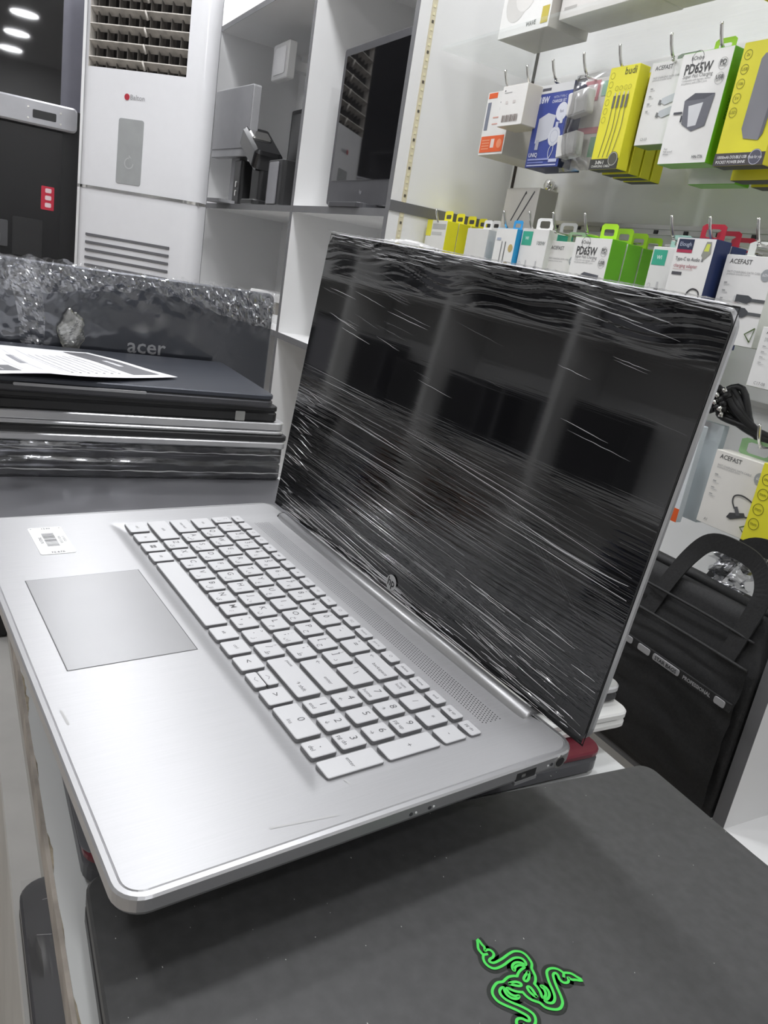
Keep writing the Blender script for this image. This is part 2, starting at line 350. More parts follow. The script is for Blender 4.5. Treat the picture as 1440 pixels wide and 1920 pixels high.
# ================================================================== DISPLAY PANEL: rails and hooks
def rail(z, x0, x1, label):
    t = thing('hook_rail', label, 'rail', T((x0 + x1) / 2, SY1, z)); h = (x1 - x0) / 2
    a = MB(); a.box(-h, h, -0.006, 0, -0.012, 0.0, mat('rail_metal', (0.55, 0.55, 0.53), 0.35, 0.8)); a.box(-h, h, -0.010, -0.006, -0.002, 0.006, mat('rail_metal', (0,0,0))); a.build('channel', t)
    a = MB()
    for k in range(int(2 * h / 0.075)): a.box(-h + 0.03 + k * 0.075, -h + 0.04 + k * 0.075, -0.0075, -0.006, -0.0105, -0.0035, BLACKP)
    tag(a.build('slot', t), kind='stuff')
rail(0.435, -1.66, 0.55, 'upper metal hook rail on the white display panel')
rail(0.165, -1.66, 0.55, 'middle metal hook rail on the white display panel')
rail(-0.115, -1.66, -0.51, 'lower metal hook rail on the white display panel')
HK = None
def hook(x, z, L, label):
    """wire hook: plate at the rail, arm, upturned tip"""
    global HK
    zr = 0.0
    t = thing('display_hook', label, 'hook', T(x, SY1 - 0.010, z), 'chrome display hooks')
    P = [(0, 0, 0.006), (0, -0.02, 0.004), (0, -L + 0.03, -0.004), (0, -L + 0.012, 0.0), (0, -L + 0.003, 0.012), (0, -L - 0.004, 0.030)]
    MB().tube(smoothline(P, 4), 0.0026, CHROME).build('wire', t)
    MB().box(-0.010, 0.010, -0.002, 0.0, -0.012, 0.012, CHROME).build('plate', t)
UP = [-1.459, -1.388, -1.31, -1.225, -1.136, -1.024, -0.929, -0.80]
ordn = ['first', 'second', 'third', 'fourth', 'fifth', 'sixth', 'seventh', 'eighth']
for i, x in enumerate(UP): hook(x, 0.392, 0.222, ordn[i] + ' chrome hook from the left in the upper row')
MID = [-1.634, -1.371, -1.287, -1.215, -1.128, -0.929, -0.855, -0.772]
for i, x in enumerate(MID): hook(x, 0.120 + 0.004, 0.222, ordn[i] + ' chrome hook from the left in the middle row')
LOW = [-0.69, -0.60]
for i, x in enumerate(LOW): hook(x, -0.150, 0.20, ['left', 'right'][i] + ' chrome hook in the lower row above the black bag')

# ------------------------------------------------------------------ retail packs
class PR(MB):
    """print on a pack face: local metres, x right from left edge, y up from the bottom edge"""
    def __init__(s, wd, h): super().__init__(); s.w = wd; s.h = h; s.lv = 0
    def z(s): s.lv += 1; return 0.00025 + s.lv * 0.00004
    def rect(s, u0, v0, u1, v1, c):
        z = s.z(); return s.add([(u0 * s.w, v0 * s.h, z), (u1 * s.w, v0 * s.h, z), (u1 * s.w, v1 * s.h, z), (u0 * s.w, v1 * s.h, z)], [(0, 1, 2, 3)], pc(c))
    def poly(s, P, c): z = s.z(); return s.add([(u * s.w, v * s.h, z) for u, v in P], [tuple(range(len(P)))], pc(c))
    def circ(s, u, v, r, c, n=20): z = s.z(); return s.add([(u * s.w + r * s.w * math.cos(2 * math.pi * k / n), v * s.h + r * s.w * math.sin(2 * math.pi * k / n), z) for k in range(n)], [tuple(range(n))], pc(c))
    def ring(s, u, v, r, c, wd=0.0007, n=20):
        V, F = ribbon([(u * s.w + r * s.w * math.cos(2 * math.pi * k / n), v * s.h + r * s.w * math.sin(2 * math.pi * k / n)) for k in range(n)], wd, s.z(), True); return s.add(V, F, pc(c))
    def line(s, P, wd, c, sm=True):
        Q = [(u * s.w, v * s.h) for u, v in P]
        if sm: Q = [(q.x, q.y) for q in smoothline([(x, y, 0) for x, y in Q], 5)]
        V, F = ribbon(Q, wd, s.z()); return s.add(V, F, pc(c))
    def txt(s, u, v, size, body, c, align='LEFT', bold=0.0, rot=0, sx=1.0):
        return s.text(body, size, pc(c), T(u * s.w, v * s.h, s.z()) @ RZ(rot), align, bold, sx)
def pack(name, label, cat, x0, x1, z0, z1, y, dep, face, side, art=None, tab=None, group=None, tilt=0, side_art=None, bottom=None, roll=0):
    """hanging carton; the front face looks towards -y"""
    t = thing(name, label, cat, T(x0, y, z0) @ T((x1 - x0) / 2, 0, (z1 - z0)) @ RX(tilt) @ RY(roll) @ T(-(x1 - x0) / 2, 0, -(z1 - z0)), group)
    wd, h = x1 - x0, z1 - z0; b = 0.0006
    a = MB(); V, F = rslab(0, wd, 0, h, -dep, 0, 0.0012, b, 2)
    nf = len(F); a.add(V, F, pc(side, 0.4)); a.mi[nf - 1] = a.m(pc(face, 0.35))
    if bottom: a.box(0.001, wd - 0.001, -0.0003, 0.0008, -dep + 0.001, -0.001, pc(bottom))
    a.build('carton', t, RX(90))
    if art: p = PR(wd, h); art(p); p.build('printed_front', t, RX(90))
    if side_art: p = PR(dep, h); side_art(p); p.build('printed_side', t, T(wd, 0, 0) @ RZ(90) @ RX(90))
    if tab:
        # die-cut hang tab with a euro slot, at the back of the carton
        c, tw, th = tab; n = 20; V = []; F = []; cx = wd / 2
        for zz in (0, -0.0006):
            for rr, asp in ((tw / 2, 1.0), (tw * 0.30, 0.45)):
                V += [(cx + rr * max(-1, min(1, 1.25 * math.cos(2 * math.pi * k / n))), h + th * 0.45 + rr * asp * max(-1, min(1, 1.25 * math.sin(2 * math.pi * k / n))) * (th / tw if asp == 1.0 else 1), zz) for k in range(n)]
        for k in range(n):
            j = (k + 1) % n
            F += [(k, j, n + j, n + k), (2 * n + k, 3 * n + k, 3 * n + j, 2 * n + j), (k, 2 * n + k, 2 * n + j, j), (n + k, n + j, 3 * n + j, 3 * n + k)]
        MB().add(V, F, pc(c, 0.35)).build('hang_tab', t, T(0, dep - 0.003, 0) @ RX(90))
    return t

def art_pd65(p):
    p.ring(.32, .945, .11, '555555'); p.txt(.32, .945, .0085, 'hOnbo', '555555', 'CENTER')
    p.txt(.10, .85, .0195, 'PD65W', '454545', bold=.025, sx=.82); p.txt(.10, .79, .0078, 'Super Fast Charging', '777777', sx=.9)
    p.txt(.10, .755, .0042, 'Compatible with laptops, tablets', 'a0a0a0'); p.txt(.10, .73, .0042, 'and phones with USB-C port', 'a0a0a0')
    p.ring(.85, .86, .085, '9a9a9a', .0005); p.txt(.85, .87, .010, 'PD', '555555', 'CENTER', .02); p.txt(.85, .845, .005, 'charge', '777777', 'CENTER')
    p.ring(.85, .735, .085, '9a9a9a', .0005); p.txt(.85, .745, .008, 'USB', '555555', 'CENTER', .02); p.txt(.85, .72, .005, 'Type-C', '777777', 'CENTER')
    p.poly([(.27, .57), (.45, .63), (.85, .61), (.80, .33), (.55, .29), (.32, .36)], '6f7078'); p.poly([(.27, .57), (.45, .63), (.85, .61), (.66, .57)], '55565e')
    p.poly([(.38, .52), (.66, .54), (.62, .34), (.46, .33)], 'd8d9dc')
    p.rect(.10, .455, .28, .475, '4a4b52'); p.rect(.27, .38, .30, .44, '4a4b52')
    p.txt(.08, .14, .0045, 'Fast', '8a8a8a'); p.txt(.08, .115, .0045, 'Full speed', '8a8a8a'); p.txt(.08, .09, .0045, 'White', '8a8a8a')
    p.txt(.92, .055, .006, 'HN-T76', '555555', 'RIGHT', .02)
GREEN, LIME, YEL = '6fbf28', 'b9ea30', 'eae23a'
def side_green(p): p.txt(.5, .5, .010, 'PD65W', '3d7a10', 'CENTER', rot=90)
def art_bank(p):
    for k, s_ in enumerate(('2x', 'USB', '10k', '5V', 'LED')):
        p.ring(.13, .90 - k * .115, .075, '7a7520', .0007); p.txt(.13, .90 - k * .115, .006, s_, '7a7520', 'CENTER')
    p.poly([(.42, .85), (.48, .89), (.90, .87), (.92, .83), (.84, .25), (.78, .20), (.48, .22), (.40, .30)], '86868c')
    p.poly([(.84, .86), (.90, .87), (.92, .83), (.84, .25), (.78, .20)], '6a6a70')
    p.rect(0, 0, 1, .105, '4a4648'); p.txt(.05, .07, .0058, '10000mAh DOUBLE USB', 'f0f0f0', bold=.01, sx=.85); p.txt(.05, .03, .0058, 'POCKET POWER BANK', 'f0f0f0', bold=.01, sx=.85)
    p.circ(.82, .065, .125, '5a5a68'); p.ring(.82, .065, .115, 'd0d0e0'); p.txt(.82, .065, .006, 'Made for you', 'f0f0f0', 'CENTER', sx=.7)
def art_budi(p):
    p.txt(.93, .945, .016, 'budi', '5a5a20', 'RIGHT', .01)
    for k in range(6): p.ring(.13, .92 - k * .085, .07, '8f8a25', .0006)
    for k, (u0, u1) in enumerate(((.22, .35), (.40, .50), (.52, .66), (.70, .80))):
        p.line([(u1 - .1, .12), (u0 + .12, .4), (u1, .62), (u1 + .03, .70)], .0012, '55554a'); p.rect(u1 - .03, .60, u1 + .05, .72, '6b6a60'); p.rect(u1 - .005, .72, u1 + .03, .75, 'c9c9c0')
        p.ring(u1 + .02, .79, .05, '8f8a25', .0006)
    p.rect(0, 0, 1, .105, '3a3a36'); p.txt(.2, .068, .008, '3-IN-1', 'f0f0e8', bold=.02); p.txt(.08, .03, .0055, 'CHARGING CABLE', 'f0f0e8')
    p.circ(.80, .10, .17, '55554a'); p.ring(.80, .10, .15, 'd8d8d0')
def art_acefast(code, pic):
    def f(p):
        p.txt(.10, .925, .0092, 'ACEFAST', '5f5f5f', bold=.01, sx=1.0); p.txt(.10, .81, .0042, 'FAST CHARGING DATA CABLE', 'a8a8a8'); p.txt(.10, .785, .0042, 'premium braided series', 'b4b4b4')
        p.circ(.88, .80, .10, 'a2a5a8'); p.txt(.88, .80, .006, '60W', 'e8e8e8', 'CENTER')
        for k in range(4): p.rect(.10, .68 - k * .09, .16, .693 - k * .09, 'aaaaaa'); p.rect(.10, .66 - k * .09, .22, .667 - k * .09, 'c6c6c6')
        pic(p); p.txt(.14, .07, .006, code, '8a8a8a')
        p.line([(.97, .22), (.80, .14), (.93, .06)], .0022, '56683f', False); p.line([(.97, .22), (.93, .06)], .0012, '56683f', False)
    return f
def pic_usbc(p):
    for v, c in ((.52, 'c9cdd0'), (.37, 'c2c6c9')):
        p.poly([(.45, v - .02), (.45, v + .03), (.55, v + .05), (1.0, v + .12), (1.0, v + .03), (.55, v - .05)], c); p.poly([(.38, v - .035), (.45, v - .045), (.45, v + .01), (.40, v + .02)], '7a7a7a')
def pic_plugs(p):
    for v, hh in ((.52, .045), (.37, .055)):
        p.rect(.38, v - .03, .47, v + .03, 'd0d0d0'); p.poly([(.42, v - hh), (.42, v + hh), (.66, v + hh), (.74, v + .02), (.74, v - .02), (.66, v - hh)], '4c4e52'); p.rect(.74, v - .02, 1.0, v + .015, '5c5e60')
def pic_dongle(p):
    p.line([(.62, .34), (.55, .42), (.56, .50), (.70, .53), (.90, .48), (.98, .38), (.90, .30), (.80, .28)], .0022, '4a4a4a'); p.poly([(.52, .20), (.56, .27), (.80, .33), (.84, .28), (.60, .19)], '4a4a4c'); p.poly([(.60, .36), (.66, .38), (.74, .28), (.68, .26)], '606064')
def pic_lightning(p):
    p.poly([(.30, .28), (.42, .42), (.62, .44), (.95, .60), (.96, .57), (.62, .38), (.50, .30)], '45474a')
def art_cables(watt, teal=True):
    def f(p):
        p.rect(.04, .82, .42, .97, '3fae90'); p.txt(.23, .895, .0085, 'WIWU'[:2] + '', 'e8f4f0', 'CENTER', .01); p.txt(.93, .85, .0105, watt, '6a7270', 'RIGHT')
        for u in (.34, .72):
            p.rect(u - .02, .60, u + .03, .66, 'c8c8c8'); p.rect(u - .05, .42, u + .06, .60, '70706e'); p.poly([(u - .05, .42), (u + .06, .42), (u - .03, .05), (u - .08, .05)], '3c3c3c')
        for k in range(4): p.ring(.12, .62 - k * .13, .04, 'a0a0a0', .0005)
    return f
def art_audio(p):
    p.rect(.06, .86, .46, .985, '27304c'); p.rect(.06, .855, .46, .885, 'b03050'); p.txt(.26, .935, .0085, 'Elough', 'c8d0e0', 'CENTER')
    p.txt(.08, .795, .0075, 'Type-C to Audio &', '55555a', bold=.008, sx=.9); p.txt(.08, .73, .0075, 'charging adapter', 'b06a72', bold=.005, sx=.9); p.rect(.08, .64, .34, .67, '55555a'); p.rect(.08, .695, .6, .70, 'd0b0b0')
    p.poly([(.72, .84), (.78, .97), (.90, .97), (.94, .86), (.80, .80)], '9a9a90'); p.poly([(.76, .88), (.80, .95), (.88, .95), (.88, .88)], 'd8e060')
    p.line([(.55, .36), (.60, .47), (.72, .52), (.88, .50), (.92, .43), (.86, .32), (.82, .27)], .0024, '3e3e40'); p.poly([(.15, .14), (.36, .36), (.56, .37), (.62, .28), (.50, .12)], '77797c'); p.poly([(.70, .14), (.80, .28), (.86, .27), (.84, .12)], '8a8c8e')
def art_orange(p):
    p.rect(.05, .90, .40, .985, 'e8632c'); p.rect(.06, .40, .20, .84, '7d8290'); p.poly([(.55, .82), (.95, .92), (.95, .72)], '707074'); p.ring(.75, .72, .16, 'a8a8ac', .0016)
    p.rect(.36, .58, .9, .60, 'e0a89a'); p.rect(.36, .48, .9, .495, 'e0a89a'); p.rect(.04, .04, .96, .30, 'e8632c'); p.circ(.80, .17, .10, 'f2956c'); p.rect(.46, .11, .60, .25, 'e8d8d0')
    for k in range(4): p.rect(.10, .09 + k * .045, .40, .11 + k * .045, 'f09a74')
def art_white(p):
    p.rect(.10, .86, .14, .90, '777777'); p.rect(.10, .82, .4, .835, 'b0b0b0'); p.rect(.2, .55, .3, .62, 'd8d0cc'); p.rect(.5, .55, .6, .62, 'd8d0cc')
    for k in range(12): p.rect(.16 + k * .055, .10, .16 + k * .055 + (.03 if k % 3 else .045), .27, '8a7f7a')
def art_blue(p):
    p.rect(0, .90, 1, 1.0, 'd8d8d8'); p.rect(.10, .93, .36, .965, '50505a')
    p.txt(.06, .82, .016, '18W', 'dfe2f0', bold=.03, sx=.9); p.txt(.48, .84, .0062, 'WITH TYPE-C', 'c0c6e0'); p.txt(.46, .79, .0075, 'CHARGER SET', 'dfe2f0', bold=.01, sx=.85)
    p.circ(.80, .66, .16, 'd8daE4'.lower()); p.txt(.80, .665, .008, 'fast', '333a60', 'CENTER')
    p.poly([(.17, .30), (.17, .60), (.42, .66), (.66, .62), (.62, .40), (.52, .34)], 'c9cbd4'); p.rect(.20, .22, .30, .34, 'b4b7c4')
    p.circ(.72, .37, .17, 'd4d6de'); p.ring(.72, .37, .11, '9aa0b8'); p.line([(.72, .30), (.64, .20), (.68, .11), (.76, .20), (.74, .30)], .002, 'c0c4d4'); p.rect(.80, .52, .88, .60, 'd4d6de'); p.rect(.70, .47, .78, .54, 'c0c4d4')
    p.txt(.06, .155, .0105, 'UNIQ', 'dfe2f0', bold=.02); p.rect(.06, .09, .70, .11, '9aa4d8'); p.rect(.06, .055, .55, .07, '7f8ac8'); p.rect(.70, .06, .94, .10, 'c4c9e4'); p.rect(.06, .02, .94, .035, 'c4c9e4')
NAVY, BLUE, OFFW = '22305a', '3a4a98', 'e9e8e4'
G = 'cartons hanging in the upper row'
# upper row, left to right
pack('charger_box', 'white carton with orange panels, leftmost in the upper row', 'carton', -1.520, -1.432, .266, .388, 1.00, .13, OFFW, 'cfcac2', art_orange, ('e6e6e4', .028, .02), G, bottom='d0cbc4')
pack('adapter_box', 'small white carton with a brown barcode hanging in front of the orange-panelled carton', 'carton', -1.418, -1.338, .308, .381, .965, .05, 'ebe9e5', 'cdc8be', art_white, None, G, bottom='d8d0b8')
pack('charger_set_box', 'dark blue charger set carton with white top band', 'carton', -1.346, -1.246, .236, .382, 1.00, .055, BLUE, '1e274e', art_blue, ('2a2a2c', .04, .022), G)
pack('cable_box', 'yellow cable carton with black base and four cables printed on its front', 'carton', -1.157, -1.088, .228, .391, 1.00, .024, YEL, YEL, art_budi, None, G, bottom='3a3a36')
for k in range(3):
    pack('cable_box', ['second', 'third', 'fourth'][k] + ' yellow cable carton behind the front one in the upper row', 'carton', -1.155, -1.088, .226 - .001 * k, .385, 1.03 + k * .027, .023, YEL, YEL, None, None, G, bottom='3a3a36')
pack('data_cable_box', 'white cable carton with two pale plugs printed on it, left of the lime-sided charger', 'carton', -1.073, -.985, .266, .391, 1.012, .035, 'ecebe8', 'b9c4ac', art_acefast('C3-03', pic_usbc), ('9aa89a', .05, .02), G, bottom='8aa080')
pack('fast_charger_box', 'white charger carton with lime green sides, largest in the upper row', 'carton', -.998, -.902, .232, .391, 1.00, .034, 'f0efec', GREEN, art_pd65, (LIME, .04, .026), G, side_art=side_green, bottom='9ac878')
pack('fast_charger_box', 'lime green-sided charger carton hidden behind the large one in the upper row', 'carton', -.994, -.900, .216, .375, 1.075, .034, 'f0efec', GREEN, None, (LIME, .04, .026), G, bottom='9ac878')
pack('power_bank_box', 'yellow power bank carton with a black base band at the right edge', 'carton', -.886, -.800, .226, .391, 1.00, .026, YEL, 'd2c92e', art_bank, None, G, bottom='4a4648')
for k in range(2):
    pack('power_bank_box', ['second', 'third'][k] + ' yellow power bank carton from the front at the right edge', 'carton', -.886, -.802, .215, .380, 1.045 + k * .05, .03, YEL, 'd2c92e', None, None, G, bottom='3a3638')
pack('white_accessory_box', 'white carton partly cut off at the right edge beside the yellow power bank', 'carton', -.792, -.72, .228, .37, 1.03, .03, OFFW, 'dcdcd8', art_white, None, G)
# clear blister bag between the blue and the yellow cartons
t = thing('adapter_bag', 'clear plastic bag with white adapters, pink and green cards, between the blue and yellow cartons', 'bag', T(-1.20, 1.02, .235), G)
a = MB(); a.slab(-.055, .04, 0, .155, 0, .002, .004, pc('e3e0da'), .0004); a.rect = None
a.build('backing_card', t, RX(90) @ T(0, 0, -.012))
p = PR(.09, .155); p.rect(.0, .76, .45, .98, 'cf8a90'); p.rect(.08, .80, .37, .94, 'e9e0de'); p.rect(.52, .80, .85, .96, '9cc4ae'); p.rect(.05, .40, .7, .47, 'd8949a'); p.rect(.5, .14, .95, .36, '8fbf9a'); p.build('printed_front', t, T(-.05, .0098, 0) @ RX(90))
for z, sx_ in ((.092, .0), (.022, -.006)):
    a = MB(); a.slab(-.052 + sx_, .0 + sx_, 0, .042, 0, .022, .004, mat('white_adapter', (.74, .73, .70), .3), .003); a.build('adapter', t, T(0, 0, z) @ RX(90) @ RZ(8))
n = 10; V = []; F = []
for i in range(n + 1):
    for j in range(n + 1):
        u, v = i / n, j / n; V.append((-.062 + .11 * u, -.026 * (math.sin(math.pi * min(1, u * 1.3)) ** .4 if 0 < u < .76 else 0) * (math.sin(math.pi * v) ** .3 if 0 < v < 1 else 0) - .004 + .004 * noise3(u, v, .6), -.005 + .165 * v))
for i in range(n):
    for j in range(n): F.append((i * (n + 1) + j, (i + 1) * (n + 1) + j, (i + 1) * (n + 1) + j + 1, i * (n + 1) + j + 1))
MB().add(V, F, film('bag_film', .12, .3, (1, 1, 1), 50, .15, .5), smooth=True).build('clear_film', t)
# things on top, above the upper row, on a glass shelf
gs = thing('glass_shelf', 'clear glass shelf above the upper row of hooks', 'shelf', T(-1.1, 1.1, .487))
MB().box(-.58, 1.6, -.14, .12, -.006, 0, clear_mat('shelf_glass', (.85, .95, .92), .12, .03)).build('pane', gs)
def art_wave(p):
    p.circ(.30, .35, .22, 'd8d6d2'); p.circ(.46, .42, .20, 'e6e4e0'); p.line([(.30, .52), (.42, .80), (.62, .80), (.66, .55)], .006, 'cfcdc9'); p.line([(.66, .66), (.70, .52)], .002, '3a3a3a'); p.txt(.56, .08, .011, 'WAVE', '666660', bold=.02); p.rect(.84, .05, .97, .22, 'c9b84a')
pack('headphone_box', 'white headphone carton on the glass shelf at the top', 'carton', -1.525, -1.362, .488, .66, 1.0, .10, 'f0efec', 'b8b3ac', art_wave, group='cartons on the glass shelf')
pack('clear_wrapped_box', 'film-wrapped white carton beside the headphone carton', 'carton', -1.352, -1.12, .500, .62, 1.015, .08, 'dedad6', 'd6d2cc', lambda p: (p.rect(.28, .25, .42, .6, '6a6664'), p.rect(.05, .12, .2, .16, 'b8b4b0')), group='cartons on the glass shelf')
pack('long_white_box', 'long white carton with a red corner on the glass shelf', 'carton', -1.11, -.82, .497, .60, .985, .10, 'edecea', 'dedbd2', lambda p: p.rect(0, .2, .02, 1, 'd05030'), group='cartons on the glass shelf')
pack('dark_box', 'black carton on the glass shelf at the upper right', 'carton', -.79, -.66, .488, .60, 1.0, .15, '33312c', '2a2824', lambda p: p.rect(.1, .3, .5, .7, '504c44'), group='cartons on the glass shelf')
pack('yellow_box', 'yellow carton cut off by the right edge above the power bank', 'carton', -.84, -.77, .425, .485, .93, .05, YEL, 'd2c92e', lambda p: p.rect(0, 0, 1, .2, '4a4648'), group=None)
# middle row
G2 = 'packs hanging in the middle row'
def art_stylus(p):
    p.line([(.30, .52), (.62, .95)], .0035, '4a4a4c', False); p.line([(.48, .50), (.86, .95)], .0035, '4a4a4c', False); p.rect(.03, .1, .10, .3, '55555a'); p.poly([(.62, .95), (.60, .90), (.64, .92)], '222222')
pack('stylus_box', 'white carton with two black pens printed on it, behind the middle row', 'carton', -1.50, -1.385, .075, .215, 1.08, .05, 'dcd8d0', 'b4b0a8', art_stylus, None, None)
def art_m1(p):
    p.rect(.0, .78, .26, 1.0, YEL); p.rect(.30, .88, .95, .95, 'b8b8b4'); p.rect(.30, .80, .8, .84, 'c8c8c4')
    p.line([(.30, .1), (.32, .5), (.42, .62), (.48, .5), (.46, .1)], .0022, '70706c'); p.rect(.60, .1, .66, .6, '6a6a66'); p.rect(.76, .1, .82, .6, '77776f'); p.rect(.05, .1, .10, .35, 'd08a84')
for k in range(4):
    pack('earphone_pack', ['front white-faced pack with yellow sides', 'second yellow-sided pack from the front', 'third yellow-sided pack from the front', 'rearmost yellow-sided pack'][k] + ' on the leftmost middle hook', 'carton', -1.680, -1.592, -.03, .131, 1.0 + k * .033, .031, 'e8e7e2', 'ece62c', art_m1 if k == 0 else None, (YEL, .035, .026), G2)
for k in range(3):
    pack('white_cable_pack', ['front', 'middle', 'rear'][k] + ' plain white pack beside the yellow-sided packs', 'carton', -1.505 - .012 * k, -1.425 - .012 * k, -.03, .118 + .004 * k, 1.0 + k * .03, .026, 'dddcd8', 'd4d3cf', None, ('e2e2e0', .03, .022), G2)
def art_gold(p):
    p.rect(.35, .1, .40, .85, '8a8a8a'); p.rect(.52, .1, .57, .85, '777777'); p.circ(.82, .78, .11, 'c2ab6e'); p.circ(.72, .58, .12, '8c7a48'); p.rect(.1, .86, .3, .89, 'b0b8c8')
pack('gold_tip_cable_pack', 'white cable pack with blue sides and gold picture in the middle row', 'carton', -1.383, -1.314, -.05, .121, .99, .028, 'ebeae6', '2f9ad0', art_gold, ('3aa0d8', .03, .02), G2)
pack('cable_pack', 'white and teal 100W cable pack with two plugs in the middle row', 'carton', -1.310, -1.228, -.05, .124, 1.0, .022, 'ecebe8', 'dcdcd8', art_cables('100W'), ('e8e8e6', .05, .024), G2)
pack('cable_pack', 'teal-topped cable pack hanging behind the 100W one', 'carton', -1.300, -1.215, -.05, .124, 1.05, .022, '3fae90', 'dcdcd8', None, ('e8e8e6', .05, .024), G2)
pack('lightning_cable_box', 'white cable carton with a dark plug picture left of the lime-sided row', 'carton', -1.236, -1.150, -.06, .106, 1.012, .03, 'e9e7e3', 'c9ccc4', art_acefast('C1-02', pic_lightning), ('8fae88', .05, .022), G2)
for k in range(4):
    pack('fast_charger_box', ['front white-faced charger carton with lime sides', 'second lime-sided charger carton from the front', 'third lime-sided charger carton from the front', 'rearmost lime-sided charger carton'][k] + ' in the middle row', 'carton', -1.151 + .001 * k, -1.056 + .001 * k, -.045, .115 - .002 * k, 1.0 + k * .037, .035, 'efeeeb', GREEN, art_pd65 if k == 0 else None, (LIME, .042, .03), G2)
pack('cable_pack', 'white and teal 60W cable pack right of the lime-sided row', 'carton', -.960, -.885, -.05, .108, 1.0, .02, 'e8e8e4', 'd8d8d4', art_cables('60W'), ('9ac0b4', .04, .022), G2)
def side_navy(p): p.txt(.5, .25, .012, 'Elough', 'b8c4dc', 'CENTER', rot=90)
for k in range(3):
    pack('audio_adapter_box', ['front white-faced audio adapter carton with navy sides', 'second navy-sided adapter carton', 'rear navy-sided adapter carton'][k] + ' under the red hang tabs', 'carton', -.893, -.820, -.03, .121 - .004 * k, .975 + k * .036, .034, 'efeeeb', NAVY, art_audio if k == 0 else None, ('b8283c', .045, .026), G2, side_art=side_navy if k == 0 else None)
pack('plug_cable_box', 'white cable carton with two black plugs and a green triangle mark, beside the lid corner', 'carton', -.812, -.728, -.020, .104, .995, .03, 'edecea', 'd2d4cc', art_acefast('C17-09', pic_plugs), ('d8dad6', .06, .024), G2, bottom='7c8a62')
pack('plug_cable_box', 'white cable carton with a green triangle mark cut off at the right edge', 'carton', -.712, -.63, -.07, .012, .985, .03, 'edecea', 'd2d4cc', art_acefast('C17-08', pic_plugs), None, G2, bottom='7c8a62')
# lower row
pack('dongle_box', 'white adapter carton with a short black dongle picture above the black bag', 'carton', -.738, -.645, -.283, -.170, 1.0, .03, 'e9e6e0', 'cfccc4', art_acefast('A1', pic_dongle), ('8ab080', .06, .026), None)
def art_lc(p):
    p.rect(0, 0, 1, .16, '2a2824'); p.txt(.05, .11, .010, 'LIGHTNING', 'f0f0e8', bold=.02); p.txt(.05, .045, .010, 'CONNECTOR', 'f0f0e8', bold=.02)
    for k in range(4): p.ring(.18, .84 - k * .16, .11, '7a7520', .0009); p.txt(.18, .84 - k * .16, .007, 'mm', '7a7520', 'CENTER')
pack('connector_box', 'yellow carton with a black connector band at the right edge above the bag', 'carton', -.648, -.575, -.300, -.165, .985, .03, YEL, 'd2c92e', art_lc, None, None)
def art_slim(p): p.rect(0, 0, 1, .14, 'e0602c'); p.rect(.1, .18, .5, .24, '606468'); p.rect(.6, .45, .9, .62, 'd8684a'); p.ring(.4, .07, .25, 'f0a080')
pack('screen_protector_pack', 'slim white pack with an orange foot and red tab, beside the laptop lid', 'pack', -.832, -.772, -.300, -.145, 1.0, .012, 'dfe3e6', 'c4ccd0', art_slim, ('e8502a', .03, .03), 'slim packs beside the laptop lid')
pack('screen_protector_pack', 'second slim pack standing right behind the orange-footed one', 'pack', -.822, -.762, -.297, -.140, 1.035, .012, 'd2dadd', 'b8c4c8', None, None, 'slim packs beside the laptop lid')
# bundle of black cables with metal plugs
t = thing('cable_bundle', 'bundle of black cables with silver plugs hanging on the lower hook', 'cables', T(-.715, 1.05, -.140))
for k in range(9):
    a0 = -.6 + .17 * k; P = [(.14 + .01 * k, .06, -.03 + .004 * k), (.07, .03, -.014 + .006 * math.sin(k)), (.0, .0, .004 * math.cos(k * 2)), (-.045 - .010 * math.cos(k), -.015 + .005 * (k % 3), .012 + .006 * k * math.sin(a0 + 1)), (-.062 - .012 * math.sin(k * 1.7), -.02, .022 + .007 * (k % 5))]
    MB().tube(smoothline(P, 5), .0052, BLACKP).build('cable', t)
    e = Vector(P[-1]); d = (e - Vector(P[-2])).normalized(); MB().tube([e, e + d * .008], .0062, BLACKP).tube([e + d * .008, e + d * .017], .0038, CHROME).build('plug', t)
# chrome stand-off knob on the panel
t = thing('standoff_knob', 'small round chrome knob on the white panel between the two hook rows', 'knob', T(-1.517, SY1, .244))
V = []; F = []; n = 16
prof = [(.006, 0), (.006, -.010), (.012, -.012), (.0145, -.018), (.013, -.025), (.007, -.029)]
for rr, yy in prof: V += [(rr * math.cos(2 * math.pi * k / n), yy, rr * math.sin(2 * math.pi * k / n)) for k in range(n)]
for q in range(len(prof) - 1):
    for k in range(n): F.append((q * n + k, q * n + (k + 1) % n, (q + 1) * n + (k + 1) % n, (q + 1) * n + k))
F.append(tuple(range((len(prof) - 1) * n, len(prof) * n)))
MB().add(V, F, CHROME, smooth=True).build('knob', t)

